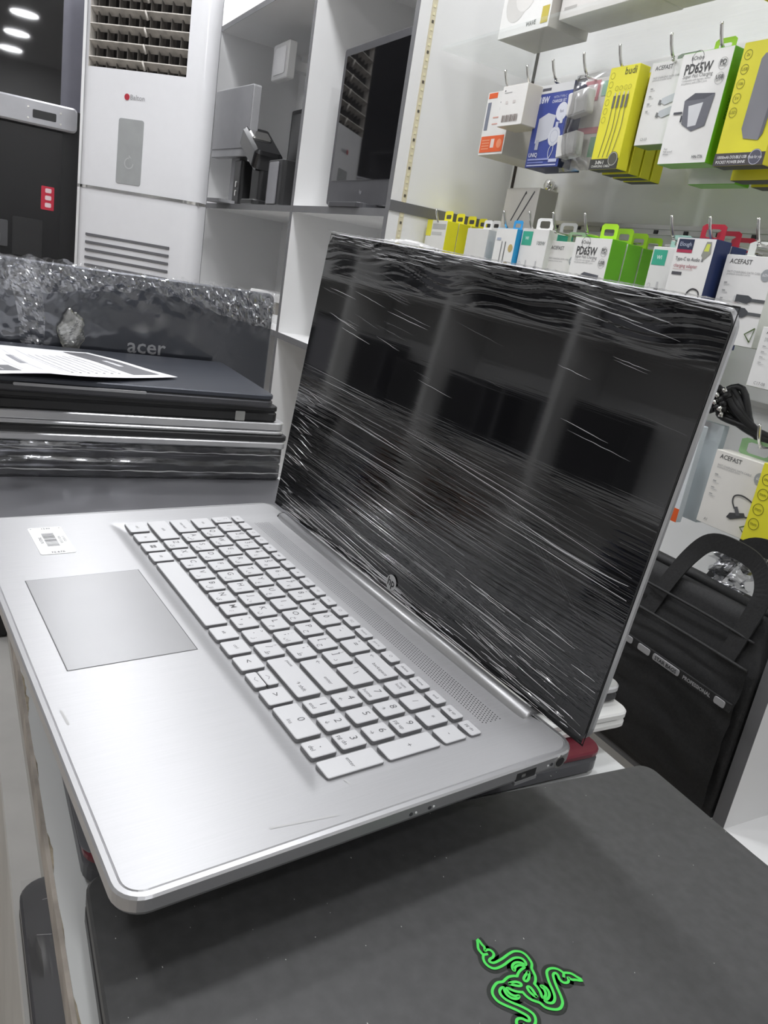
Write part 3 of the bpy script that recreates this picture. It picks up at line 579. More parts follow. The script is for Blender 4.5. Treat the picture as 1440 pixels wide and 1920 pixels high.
# ================================================================== BLACK BAG
t = thing('laptop_bag', 'black nylon laptop bag with two carry handles standing in the lower bay', 'bag', T(-.714, .89, ZB + .012))
BW, BH, BD = .205, .285, .10
def grid(fx, nu, nv):
    V = [fx(i / nu, j / nv) for i in range(nu + 1) for j in range(nv + 1)]
    F = [(i * (nv + 1) + j, (i + 1) * (nv + 1) + j, (i + 1) * (nv + 1) + j + 1, i * (nv + 1) + j + 1) for i in range(nu) for j in range(nv)]
    return V, F
def bagshell(u, v):
    # u around the section (rounded rectangle), v up
    a = 2 * math.pi * u; ex = .12; cx = math.copysign(abs(math.cos(a)) ** ex, math.cos(a)); cy = math.copysign(abs(math.sin(a)) ** ex, math.sin(a))
    k = 1 - .10 * max(0, v - .8) / .2 ; bul = 1 + .10 * math.sin(math.pi * v) + .05 * noise3(u * 3, v * 2, .5)
    dep = BD / 2 * (1 - .35 * max(0, v - .72) / .28)
    return (cx * BW * k, .055 + cy * dep * bul, BH * v)
V, F = grid(bagshell, 56, 20); nu, nv = 56, 20
F.append(tuple(i * (nv + 1) + nv for i in range(nu))); F.append(tuple(i * (nv + 1) for i in range(nu - 1, -1, -1)))
MB().add(V, F, FABRIC, smooth=True).build('body', t)
V, F = grid(lambda u, v: (-BW * .96 + 2 * BW * .96 * u, .055 - BD / 2 * (1.10 + .10 * math.sin(math.pi * v)) - .012 * (math.sin(math.pi * u) ** .25 if 0 < u < 1 else 0) * (math.sin(math.pi * min(v, .9)) ** .3 if 0 < v < .9 else .3) - .004 * noise3(u * 2, v * 2, .7), .012 + .212 * v), 30, 16)
MB().add(V, F, FABRIC, smooth=True).build('front_pocket', t)
MB().tube(smoothline([(-BW * .97, -.008, .226), (-.1, -.012, .230), (.1, -.012, .230), (BW * .97, -.008, .226)], 5), .0022, FABRIC2).build('pocket_piping', t)
MB().tube(smoothline([(-BW * .9, .012, .256), (-.1, .006, .262), (.1, .006, .262), (BW * .9, .012, .256)], 5), .002, FABRIC2).build('top_piping', t)
MB().tube(smoothline([(-BW * .9, .050, .285), (0, .050, .289), (BW * .9, .050, .285)], 6), .008, FABRIC2).build('top_zip', t)
for s_, dx, dy in ((0, .0, .022), (1, .02, .085)):
    P = [(.018 + dx, dy - .020, .215), (.030 + dx, dy - .008, .27), (.045 + dx, dy + .004, .318), (.068 + dx, dy + .008, .349), (.104 + dx, dy + .008, .355), (.146 + dx, dy + .006, .348), (.168 + dx, dy, .318), (.166 + dx, dy - .008, .275), (.158 + dx, dy - .020, .215)]
    Q = smoothline(P, 6); V = []; F = []
    for i, q in enumerate(Q):
        d = (Q[min(i + 1, len(Q) - 1)] - Q[max(0, i - 1)]).normalized(); nn = Vector((-d.z, 0, d.x)) * .0125
        for oy in (-.0015, .0015): V += [tuple(q + nn + Vector((0, oy, 0))), tuple(q - nn + Vector((0, oy, 0)))]
    for i in range(len(Q) - 1):
        o = 4 * i; F += [(o, o + 1, o + 5, o + 4), (o + 2, o + 6, o + 7, o + 3), (o, o + 4, o + 6, o + 2), (o + 1, o + 3, o + 7, o + 5)]
    MB().add(V, F, FABRIC2).build('handle', t)
# zip tape with bright lettering
z = MB(); z.box(.0, .205, 0, .003, 0, .012, FABRIC2); zo = z.build('pocket_zip', t, T(-.004, -.0215, .176) @ RY(2.0))
zg = mat('reflective_lettering', (.40, .40, .41), .4, .3)
for x0_, x1_ in ((.020, .034), (.045, .068), (.074, .122), (.181, .198)): MB().slab(x0_, x1_, .001, .011, 0, .0012, .003, zg, .0003, 3).build('zip_print', zo, RX(90) @ T(0, 0, .0003))
MB().text('STAR BAGS', .0078, BLACKP, T(.098, .0058, .0020), bold=.02).build('lettering', zo, RX(90) @ T(0, 0, .0003))
MB().text('PROFESSIONAL', .0074, zg, T(.152, .0058, .0012), bold=.03, sx=.92).build('lettering', zo, RX(90) @ T(0, 0, .0003))
# clear film crumpled between the handles
t2 = thing('film_scrap', 'crumpled clear plastic film stuffed between the bag handles', 'film', T(-.628, .955, ZB + .285))
V, F = grid(lambda u, v: (-.03 + .06 * u + .008 * noise3(u, v, 1.1), .02 * noise3(v, u, 1.4), .075 * v * (1 - .5 * abs(u - .45))), 14, 14)
MB().add(V, F, film('scrap_film', .35, .4, (1, 1, 1), 60, .2, .8), smooth=True).build('crumpled_sheet', t2)

# ================================================================== COUNTER
ct = thing('display_counter', 'long narrow white counter with a chipped front edge under the laptops', 'counter', T(-.8, .235, FLOOR))
IC = ct.matrix_world.inverted()
MB().box(-2.1, .9, .0445, .415, COUNTER - .018, COUNTER, mat('counter_top_white', (.66, .67, .66), .40, noise=.03, scale=8)).build('top', ct, IC)
EB = mat('worn_edge_band', (.36, .32, .28), .7, noise=.35, scale=40)
a = MB(); a.box(-2.1, .9, .0425, .0445, COUNTER - .018, COUNTER - .001, EB); a.build('edge_band', ct, IC)
# chips along the edge: bare board showing where the white skin broke off
CH = mat('bare_chipboard', (.36, .31, .23), .9, noise=.45, scale=120)
a = MB(); x = -1.6
while x < .1:
    L = random.uniform(.012, .06); wd = random.uniform(.0006, .0030); n = max(4, int(L / .004))
    V = [(x, .0444, COUNTER + .00015)]; 
    for k in range(n + 1): V.append((x + L * k / n, .0444 + wd * random.uniform(.35, 1) * math.sin(math.pi * (k + .3) / (n + .6)), COUNTER + .00015))
    V.append((x + L, .0444, COUNTER + .00015)); a.add(V, [tuple(range(len(V) - 1, -1, -1))], CH); x += L + random.uniform(.002, .05)
tag(a.build('edge_chips', ct, IC), kind='stuff')
IVORY = mat('aged_white_panel', (.50, .485, .45), .6, noise=.1, scale=7)
MB().box(-2.1, .9, .075, .09, -.585, COUNTER - .018, IVORY).build('front_panel', ct, IC)
MB().box(-2.1, .9, .050, .415, -.603, -.585, mat('counter_shelf_white', (.55, .54, .52), .5)).build('lower_shelf', ct, IC)
MB().box(-2.1, .9, .060, .075, FLOOR, -.603, IVORY).build('kick_panel', ct, IC)
MB().box(-2.1, .9, .39, .405, FLOOR, COUNTER - .018, IVORY).build('rear_panel', ct, IC)
MB().box(-2.1, .9, .036, .40, FLOOR + .001, FLOOR + .12, IVORY).build('base_plinth', ct, IC)

# ================================================================== LAPTOPS, CLOSED
def closed(name, label, x0, x1, y0, y1, z0, th, lid, base, r=.012, rz=0, split=.45, group=None, foot=True):
    """closed laptop: base, seam, lid, feet"""
    cx, cy = (x0 + x1) / 2, (y0 + y1) / 2; wx, wy = (x1 - x0) / 2, (y1 - y0) / 2
    t = thing(name, label, 'laptop', T(cx, cy, z0) @ RZ(rz), group)
    f = .0012 if foot else 0; zs = f + (th - f) * (1 - split)
    a = MB(); a.slab(-wx, wx, -wy, wy, f, zs - .0004, r, base, .0022, 6); a.build('base', t)
    a = MB(); a.slab(-wx, wx, -wy, wy, zs + .0004, th, r, lid, .0012, 6); o = a.build('lid', t)
    a = MB(); a.slab(-wx + .002, wx - .002, -wy + .002, wy - .002, zs - .0006, zs + .0006, r, BLACKP, .0001, 4); a.build('seam', t)
    if foot:
        for sx in (-1, 1):
            for sy in (-1, 1): MB().slab(sx * (wx - .03) - .01, sx * (wx - .03) + .01, sy * (wy - .02) - .006, sy * (wy - .02) + .006, 0, f + .001, .005, BLACKP, .0002, 3).build('rubber_foot', t)
    return t
# the black laptop with the green emblem
rz_ = closed('gaming_laptop', 'matte black laptop with a green snake emblem on its lid, in the foreground', -.290, -.055, .0495, .4045, COUNTER, .020, BLACKM, BLACKP, .010, -2.0)
RZI = rz_.matrix_world.inverted()
la = [(-272, -65), (-257, -62), (-239, -62), (-222, -60), (-206, -68), (-206, -55), (-200, -43), (-186, -38), (-174, -41), (-164, -54), (-161, -71), (-154, -81), (-145, -79), (-138, -67), (-139, -43), (-144, -10), (-153, 29), (-156, 58), (-150, 78), (-139, 93), (-120, 102), (-93, 103), (-72, 98), (-53, 82), (-32, 77), (-12, 70), (5, 56), (15, 42)]
lb = [(-267, -69), (-249, -78), (-227, -91), (-207, -92), (-191, -87), (-186, -65)]
lc = [(-189, -89), (-173, -101), (-152, -106), (-131, -101), (-115, -87), (-110, -65), (-113, -30), (-122, 8), (-126, 38), (-120, 61), (-107, 74), (-89, 75), (-78, 67), (-92, 56), (-102, 40), (-103, 21), (-95, 4), (-81, -4), (-72, -1), (-84, 12), (-88, 30), (-83, 46), (-70, 54), (-64, 28), (-55, 7), (-42, -11)]
ld = [(-46, 57), (-30, 22), (-18, 10), (-9, 16), (-15, 34), (-31, 50), (-46, 57)]
EG = mat('emblem_green', (.055, .58, .075), .35, noise=.03); EK = mat('emblem_black', (.004, .007, .004), .35)
g_, k_ = MB(), MB()
for q in range(3):
    ca, sa = math.cos(2 * math.pi * q / 3), math.sin(2 * math.pi * q / 3)
    for li, pts in enumerate((la, lb, lc, ld)):
        P = [((x * ca - y * sa) * 1e-4, (x * sa + y * ca) * 1e-4, 0) for x, y in pts]
        Q = [(p.x, p.y) for p in smoothline(P, 5)]
        V, F = ribbon(Q, .00125, .00032 + q * 2e-5 + li * 5e-6); g_.add(V, F, EG)
        V, F = ribbon(Q, .0048, .00008 + q * 2e-5 + li * 5e-6); k_.add(V, F, EK)
EMB = RZI @ T(-.17617, .21768, COUNTER + .020)
ek = k_.build('emblem_backing', rz_, EMB); g_.build('emblem', rz_, EMB)
# dust specks on the lid
a = MB(); sp = mat('dust_speck', (.55, .55, .52), .8)
for k in range(90):
    x, y, s_ = random.uniform(-.115, .115), random.uniform(-.175, .175), random.uniform(.00012, .0003)
    a.box(x, x + s_ * random.uniform(1, 3), y, y + s_, .0200, .0200 + s_ * .5, sp, RZ(random.uniform(-20, 20)))
tag(a.build('dust', rz_), kind='stuff')
# under the big silver laptop
rd = closed('red_laptop', 'dark red-lidded laptop lying flat on the counter under the open silver laptop', -.542, -.305, .056, .392, COUNTER, .0185, REDL, DGREY, .012, 0, split=.30)
MB().slab(-.1145, .1145, -.1690, .090, .0183, .0187, .010, GREYL, .0001, 4).build('lid_panel', rd)
closed('white_laptop', 'white closed laptop, lower of the two whose corners stick out behind the black screen', -.66, -.322, .205, .43, COUNTER + .0185, .0135, WHITEL, WHITEL, .010, 0, foot=False)
closed('silver_laptop', 'thin silver closed laptop, upper of the two whose corners stick out behind the black screen', -.66, -.336, .205, .432, COUNTER + .032, .0125, SILV, BLACKP, .010, 0, foot=False)
# stack at the left
G3 = 'closed laptops in the left stack'
closed('grey_laptop', 'large grey laptop with a bare lid at the bottom of the left stack', -1.10, -.705, .030, .384, COUNTER, .020, GREYL, DGREY, .008, 0, group=G3)
sx1 = -.911
wr = closed('wrapped_black_laptop', 'thick black laptop wrapped in shiny film near the bottom of the left stack', sx1 - .26, sx1, .012, .383, COUNTER + .020, .042, BLACKP, BLACKP, .006, 0, split=.5, group=G3, foot=False)
V, F = grid(lambda u, v: (.1318 + .0016 * noise3(u * 4, v, 1.0) + .0010 * math.sin(v * 9) + (.0018 if .3 < v < .55 else 0), -.187 + .374 * u, .001 + .0405 * v), 70, 14)
MB().add(V, F, film('stack_film', .07, .40, (1, .25, 6), 40, .12, .4), smooth=True).build('plastic_wrap', wr)
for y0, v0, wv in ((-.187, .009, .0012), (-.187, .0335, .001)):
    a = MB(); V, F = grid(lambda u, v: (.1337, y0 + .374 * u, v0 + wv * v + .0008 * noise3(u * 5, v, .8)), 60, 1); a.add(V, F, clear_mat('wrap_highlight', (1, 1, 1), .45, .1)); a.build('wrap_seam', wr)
closed('black_silver_laptop', 'thin black laptop with a silver base edge above the film-wrapped one', sx1 - .255, sx1 + .004, .014, .386, COUNTER + .062, .0175, BLACKP, SILV, .008, 0, split=.42, group=G3, foot=False)
closed('silver_edge_laptop', 'silver laptop in the middle of the left stack', sx1 - .25, sx1 + .002, .010, .382, COUNTER + .0795, .0165, SILV, SILV, .010, 0, split=.6, group=G3, foot=False)
bk = closed('thick_black_laptop', 'thick black laptop with a small silver edge sticker, second from top of the left stack', sx1 - .255, sx1 - .002, .014, .3705, COUNTER + .096, .0205, BLACKP, BLACKP, .006, 0, split=.35, group=G3, foot=False)
MB().slab(.122, .1345, -.006, .006, .0, .0005, .001, mat('sticker_grey', (.40, .40, .38), .5), .0001, 2).build('sticker', bk, T(.1268, 0, .0068) @ RZ(90) @ RX(90) @ T(0, 0, 0))
tp = closed('dark_grey_laptop', 'dark grey laptop on top of the left stack, under the printed sheet', sx1 - .235, sx1 + .006, .008, .362, COUNTER + .1165, .0165, NAVYL, DGREY, .010, -1.0, split=.4, group=G3, foot=False)
MB().slab(-.12, .02, -.0017, .0017, 0, .0006, .0016, mat('pale_opening_notch', (.42, .42, .43), .35, .6), .0001, 3).build('opening_notch', tp, T(.1208, 0, .0086) @ RZ(90) @ RX(90))
# printed sheet on the stack
sh = thing('printed_sheet', 'white printed sheet with dark grey blocks lying on the left stack', 'paper', T(-.97, .125, COUNTER + .1335))
def sheetz(x, y): return .0006 + .007 * max(0, (x + .02) / .1) ** 2 * (1 if x > -.02 else 0) * max(0, 1 - abs(y + .03) * 5) + .0012 * (1 + noise3(x * 4, y * 4, .4))
SM = RZ(0)
def quad_to_sheet(u, v):
    # sheet corners on the stack: far-left, far-right, near-right, near-left
    A, B, Cc, D = Vector((-.125, -.145)), Vector((-.135, .042)), Vector((.005, .128)), Vector((.150, -.115))
    p = (A * (1 - u) + B * u) * (1 - v) + (D * (1 - u) + Cc * u) * v
    return p
def shp(u, v, o=0):
    p = quad_to_sheet(u, v); return (p.x, p.y, sheetz(p.x, p.y) + o)
V, F = grid(lambda u, v: shp(u, v), 20, 20); F = [tuple(reversed(f)) for f in F]
V2 = [(x, y, z + .0002) for x, y, z in V]
PAPER = mat('paper', (.86, .86, .88), .6, noise=.01)
MB().add(V, F, PAPER, smooth=True).add(V2, [tuple(reversed(f)) for f in F], PAPER, smooth=True).build('sheet', sh)
def sprint(u0, u1, v0, v1, c, n=6):
    V, F = grid(lambda u, v: shp(u0 + (u1 - u0) * u, v0 + (v1 - v0) * v, .0005), n, n); pm.add(V, [tuple(reversed(f)) for f in F], pc(c))
pm = MB()
sprint(.80, .95, .06, .90, '6c6c70', 12); sprint(0, .28, .62, .84, '66666a', 10)
for k in range(7): sprint(.50 + .04 * k, .51 + .04 * k, .25, .82, 'd2d2d6'); sprint(.50 + .04 * k, .512 + .04 * k, .84, .86, '77777c', 2)
for k in range(5): sprint(.12 + .09 * k, .125 + .09 * k, .1, .8, 'dcdce0')
sprint(.36, .40, .30, .55, '9a9aa0'); sprint(.86, .89, .42, .62, 'e0e0e4')
pm.build('printing', sh)

# ================================================================== UPRIGHT LAPTOP WRAPPED IN FILM ("acer")
ac = thing('film_wrapped_laptop', 'open dark laptop seen from behind, its lid wrapped in crumpled film, behind the left stack', 'laptop', T(-1.172, .25, COUNTER))
AW = .194
a = MB(); a.slab(-AW, AW, 0, .241, 0, .008, .010, NAVYL, .002, 5); lid = a.build('lid', ac, RZ(90) @ RX(90))
a = MB(); a.slab(-.25, .002, -AW, AW, 0, .020, .01, BLACKP, .003); a.build('base', ac)
MB().text('acer', .030, mat('silver_mark', (.55, .55, .56), .3, .6), Matrix(), bold=.012, sx=1.05).build('logo', lid, T(.006, .141, .0084))
FM = film('crumple_film', .07, .25, (1, 1, 1), 30, .09, .10)
random.seed(3)
CRD = [(random.uniform(20, 120), random.uniform(20, 90), random.uniform(0, 6)) for _ in range(9)]
def crumple(x, y, f=1.0):
    """sharp folds: ridged waves in many directions"""
    return sum(1 - abs(math.sin((x * a_ + y * b_ * (1 if q % 2 else -1)) * f + c_)) for q, (a_, b_, c_) in enumerate(CRD)) / len(CRD)
def lidfilm(u, v):
    x = -AW - .003 + (2 * AW + .006) * u; y = .02 + .226 * v
    amp = .0003 + .0075 * max(0, min(1, (v - .78 + .10 * u) / .2)) ** 1.2 + .0065 * max(0, (.34 - u) / .34) * (.25 + .75 * v)
    return (x, y + .004 * noise3(u * 6, v, .8) * (1 if v > .97 else 0), .0094 + amp * crumple(x, y, 1.6))
V, F = grid(lidfilm, 170, 100); MB().add(V, F, FM, smooth=True).build('plastic_wrap', lid)
# folded film along the top edge and the tuft of gathered film
for k in range(26):
    pass
def rope(P, r, sd):
    random.seed(sd); Q = smoothline(P, 10); V, F = tube([q + Vector((random.uniform(-1, 1), random.uniform(-1, 1), random.uniform(-1, 1))) * r * .25 for q in Q], [r * random.uniform(.5, 1.15) for _ in Q], 7); return V, F
CR = clear_mat('gathered_film', (.80, .80, .78), .30, .10)
FB = film('folded_band_film', .16, .25, (1, 1, 1), 40, .10, .1)
def band(u, v):      # bunched film hanging over the top edge
    x = -AW - .002 + (2 * AW + .002) * u; wv = .030 + .012 * math.sin(u * 7 + 1) + .012 * u
    return (x, .243 - wv * v + .003 * noise3(u * 5, v, .8), .0105 + (.006 + .005 * math.sin(math.pi * v)) * crumple(x * 1.3, .243 - wv * v, 2.4))
V, F = grid(band, 150, 18); MB().add(V, F, FB).build('film_fold', lid)
def band2(u, v):     # bunched film down the left side
    y = .235 - .20 * v; x = -AW + .012 + .020 * math.sin(v * 3) + (.020 + .020 * (1 - v)) * u
    return (x, y, .0105 + .010 * crumple(x, y, 2.2) * (.4 + .6 * math.sin(math.pi * u)))
V, F = grid(band2, 16, 70); MB().add(V, F, FB).build('film_fold', lid)
V = []; F = []; n1, n2 = 30, 30
for i in range(n1 + 1):
    for j in range(n2):
        th, ph = math.pi * i / n1, 2 * math.pi * j / n2; rr = .0215 * (.75 + .55 * crumple(.05 * math.cos(ph) * math.sin(th), .05 * math.cos(th), 1.0)); V.append((rr * .85 * math.sin(th) * math.cos(ph), 1.45 * rr * math.cos(th), .35 * rr * math.sin(th) * math.sin(ph)))
for i in range(n1):
    for j in range(n2): F.append((i * n2 + j, i * n2 + (j + 1) % n2, (i + 1) * n2 + (j + 1) % n2, (i + 1) * n2 + j))
MB().add(V, F, film('knot_film', .22, .2, (1, 1, 1), 40, .15, .1, (.9, .9, .86))).build('film_knot', lid, T(-.098, .155, .016))

# laptops lying on the shelf below the counter
lw = closed('wrapped_shelf_laptop', 'film-wrapped dark grey laptop lying on the shelf under the counter edge', -.60, -.26, .053, .288, -.585, .022, DGREY, BLACKP, .022, 0)
V, F = grid(lambda u, v: (-.168 + .336 * u, -.1155 + .231 * v, .0228 + .0004 * (1 + noise3(u * 4, v * 9, 1))), 40, 40); MB().add(V, F, film('shelf_film', .10, .5, (.3, 3, 1), 60, .12, .8), smooth=True).build('plastic_wrap', lw)
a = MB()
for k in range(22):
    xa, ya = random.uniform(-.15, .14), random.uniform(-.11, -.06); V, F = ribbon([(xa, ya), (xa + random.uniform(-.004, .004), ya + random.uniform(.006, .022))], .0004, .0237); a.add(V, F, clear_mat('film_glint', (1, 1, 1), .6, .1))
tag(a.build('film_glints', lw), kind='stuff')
closed('shelf_black_laptop', 'black laptop at the far end of the shelf under the counter', -1.50, -1.10, .054, .29, -.585, .06, BLACKP, BLACKP, .01, 0)

# ================================================================== THE OPEN SILVER LAPTOP
RL = Matrix(((0.9938, -0.1056, 0.03135), (0.1056, 0.9943, -0.01493), (-0.0296, 0.0181, 0.99940)))
def rodrigues(r):
    v = Vector(r); return Matrix.Rotation(v.length, 3, v.normalized())
RL = rodrigues((0.01657184, 0.03054105, 0.10545968)); TL = Vector((-0.63078623, 0.01360401, -0.23101852))
BASE = .0128
HM = Matrix.Translation(TL) @ RL.to_4x4() @ T(0, 0, -BASE)
hp = thing('open_laptop', 'large open silver laptop with a film-wrapped black screen, in the centre', 'laptop', HM)
W, D = .399, .259
DK = T(0, 0, BASE)
# base body: rounded slab, slightly tapered towards its underside
def outline(i, r, seg=7):
    rr = max(r - i * .6, .002); P = []
    for cx, cy, a0 in ((W - i - rr, D - i - rr, 0), (i + rr, D - i - rr, 90), (i + rr, i + rr, 180), (W - i - rr, i + rr, 270)):
        for k in range(seg + 1): a = math.radians(a0 + 90 * k / seg); P.append((cx + rr * math.cos(a), cy + rr * math.sin(a)))
    return P
V = []; F = []
for i, z in ((.012, .0004), (.006, .0008), (.0016, .0026), (.0, .0055), (.0, BASE - .0012), (.0009, BASE - .0002)): V += [(x, y, z) for x, y in outline(i, .013)]
n = 32
F.append(tuple(range(n - 1, -1, -1)))
for q in range(5):
    for k in range(n): F.append((q * n + k, q * n + (k + 1) % n, (q + 1) * n + (k + 1) % n, (q + 1) * n + k))
MB().add(V, F, ALU2, smooth=False).build('base', hp)
# deck with the sunk keyboard tray (sloped border, open to the rear)
def tray(x, y):
    dx = max((.026 - x) * .5, (x - .374) * .6); dy = .0985 - y
    d = -min(-dx, -dy) if (dx < 0 and dy < 0) else math.hypot(max(dx, 0), max(dy, 0))
    t = min(1, max(0, (-d) / .011)); t = t * t * (3 - 2 * t)
    return -.0018 * t
P0 = outline(.0009, .013); P1 = outline(.0032, .0115); P2 = outline(.0042, .011)
V = [(x, y, -.0002) for x, y in P0] + [(x, y, .0) for x, y in P1] + [(x, y, -.0006) for x, y in outline(.0036, .0112)] + [(x, y, .0) for x, y in P2]
F = []
for q in range(3):
    for k in range(n): F.append((q * n + k, q * n + (k + 1) % n, (q + 1) * n + (k + 1) % n, (q + 1) * n + k))
dk = MB(); dk.add(V, F[:n], ALU2); dk.add(V, F[n:], DGREY if False else ALU2)
dk.build('deck_rim', hp, DK)
# inner deck surface: grid clipped to the rounded outline by moving border points
NX, NY = 190, 130
V = []; F = []
x0, x1, y0, y1, rc = .0042, W - .0042, .0042, D - .0042, .0085
def clampround(x, y):
    for cx, cy, sx, sy in ((x0 + rc, y0 + rc, -1, -1), (x1 - rc, y0 + rc, 1, -1), (x0 + rc, y1 - rc, -1, 1), (x1 - rc, y1 - rc, 1, 1)):
        if (x - cx) * sx > 0 and (y - cy) * sy > 0:
            ax, ay = abs(x - cx), abs(y - cy); m_ = max(ax, ay); l = math.hypot(ax, ay)
            if l > 0: k = m_ / l; return cx + sx * ax * k, cy + sy * ay * k
    return x, y
for i in range(NX + 1):
    for j in range(NY + 1):
        x, y = clampround(x0 + (x1 - x0) * i / NX, y0 + (y1 - y0) * j / NY); V.append((x, y, tray(x, y)))
for i in range(NX):
    for j in range(NY): F.append((i * (NY + 1) + j, (i + 1) * (NY + 1) + j, (i + 1) * (NY + 1) + j + 1, i * (NY + 1) + j + 1))
MB().add(V, F, ALU, smooth=True).build('deck', hp, DK)
# touchpad with a thin dark gap
a = MB(); V, F = ribbon([(.1165, .0198), (.2330, .0198), (.2330, .0952), (.1165, .0952)], .0006, .00012, True); a.add(V, F, BLACKP); a.build('touchpad_gap', hp, DK)
a = MB(); a.add([(.1168, .0201, .0002), (.2327, .0201, .0002), (.2327, .0949, .0002), (.1168, .0949, .0002)], [(0, 1, 2, 3)], PADM); a.build('touchpad', hp, DK)
# keys
KT = -.0018; KH = .0030
rows = [110, 128.7, 147.4, 166.1, 184.8, 203.5]; kh = 15.4
keys = []
def kx(a, b, r, lab, rows_=1, h=None, dy=0): keys.append((a, b, rows[r] + dy, (8.0 if r == 5 else (h or kh)) + (18.7 if rows_ == 2 else 0), lab))
big = lambda c, ar='', tl='': [(c, 'big', ar, tl)]
kx(32, 51, 0, [('ctrl', 'small')]); kx(55.2, 70.6, 0, [('fn', 'small')]); kx(73.9, 89.3, 0, [('WIN', 'win')]); kx(92.6, 108, 0, [('alt', 'small')]); kx(111.3, 209, 0, [])
kx(212.6, 228, 0, [('alt', 'small')]); kx(231.3, 246.7, 0, [('ctrl', 'small')]); kx(250, 265.4, 0, [('<', 'big', '', '')]); kx(268.7, 284.1, 0, [('v', 'arrow')], h=7.4); kx(268.7, 284.1, 0, [('^', 'arrow')], h=7.4, dy=8.0); kx(287.4, 302.4, 0, [('>', 'big', '', '')])
kx(305, 334.5, 0, [('0', 'num', 'ins')]); kx(338, 351, 0, [('.', 'num', 'del')]); kx(354.4, 367.5, 0, [('enter', 'small')], 2)
kx(32, 68.6, 1, [('shift', 'small')])
for i, (c, ar) in enumerate(zip('ZXCVBNM,./', ['ئ', 'ء', 'ؤ', 'ر', 'لا', 'ى', 'ة', 'و', 'ز', 'ظ'])): kx(72 + 18.7 * i, 87.4 + 18.7 * i, 1, [(c, 'big', ar, '<>?'[i - 7] if i > 6 else '')])
kx(259, 301, 1, [('\u2191 shift', 'low'), ('pause', 'high')])
kx(32, 58, 2, [('caps lock', 'small')])
for i, (c, ar) in enumerate(zip("ASDFGHJKL;'", ['ش', 'س', 'ي', 'ب', 'ل', 'ا', 'ت', 'ن', 'م', 'ك', 'ط'])): kx(61.3 + 18.7 * i, 76.7 + 18.7 * i, 2, [(c, 'big', ar, ':"'[i - 9] if i > 8 else '')])
kx(267, 301, 2, [('\u21b2' if False else '\u2190', 'tl'), ('enter', 'low')])
kx(32, 52.5, 3, [('tab', 'small')])
for i, (c, ar) in enumerate(zip('QWERTYUIOP[]', ['ض', 'ص', 'ث', 'ق', 'ف', 'غ', 'ع', 'ه', 'خ', 'ح', 'ج', 'د'])): kx(55.8 + 18.7 * i, 71.2 + 18.7 * i, 3, [(c, 'big', ar, '{}'[i - 10] if i > 9 else '')])
kx(280.2, 301, 3, [('\\', 'big', '', '|')])
kx(32, 43.8, 4, [('`', 'big', 'ذ', '~')])
for i, (c, ar, up) in enumerate(zip('1234567890-=', ['١', '٢', '٣', '٤', '٥', '٦', '٧', '٨', '٩', '٠', '', ''], '!@#$%^&*()_+')): kx(47.3 + 18.7 * i, 62.7 + 18.7 * i, 4, [(c, 'big', ar, up)])
kx(271.7, 301, 4, [('\u2190', 'tl'), ('backspace', 'low')])
for c, labs in enumerate(([('1', 'num', 'end'), ('4', 'num', '\u2190'), ('7', 'num', 'home'), ('num\nlock', 'small')], [('2', 'num', '\u2193'), ('5', 'num', ''), ('8', 'num', '\u2191'), ('/', 'mid')], [('3', 'num', 'pg dn'), ('6', 'num', '\u2192'), ('9', 'num', 'pg up'), ('*', 'mid')])):
    for r_, l in enumerate(labs): kx(305 + 16.5 * c, 318 + 16.5 * c, r_ + 1, [l])
kx(354.4, 367.5, 2, [('+', 'mid')], 2); kx(354.4, 367.5, 4, [('-', 'mid')])
for i, l in enumerate(['esc', '?', '\u2600', '\u2600', 'f4', '\u2328', '\u266a', '\u266b', '|<<', '>||', '>>|', '\u25a1', 'f12', 'insert', 'prt sc', '\u25cb', 'delete', 'home', 'end', 'pg up', 'pg dn']): kx(32 + 16.12 * i, 44.9 + 16.12 * i, 5, [(l, 'tiny')])
KM = {}
SIDE = mat('keycap_side', (.20, .20, .205), .4, .4)
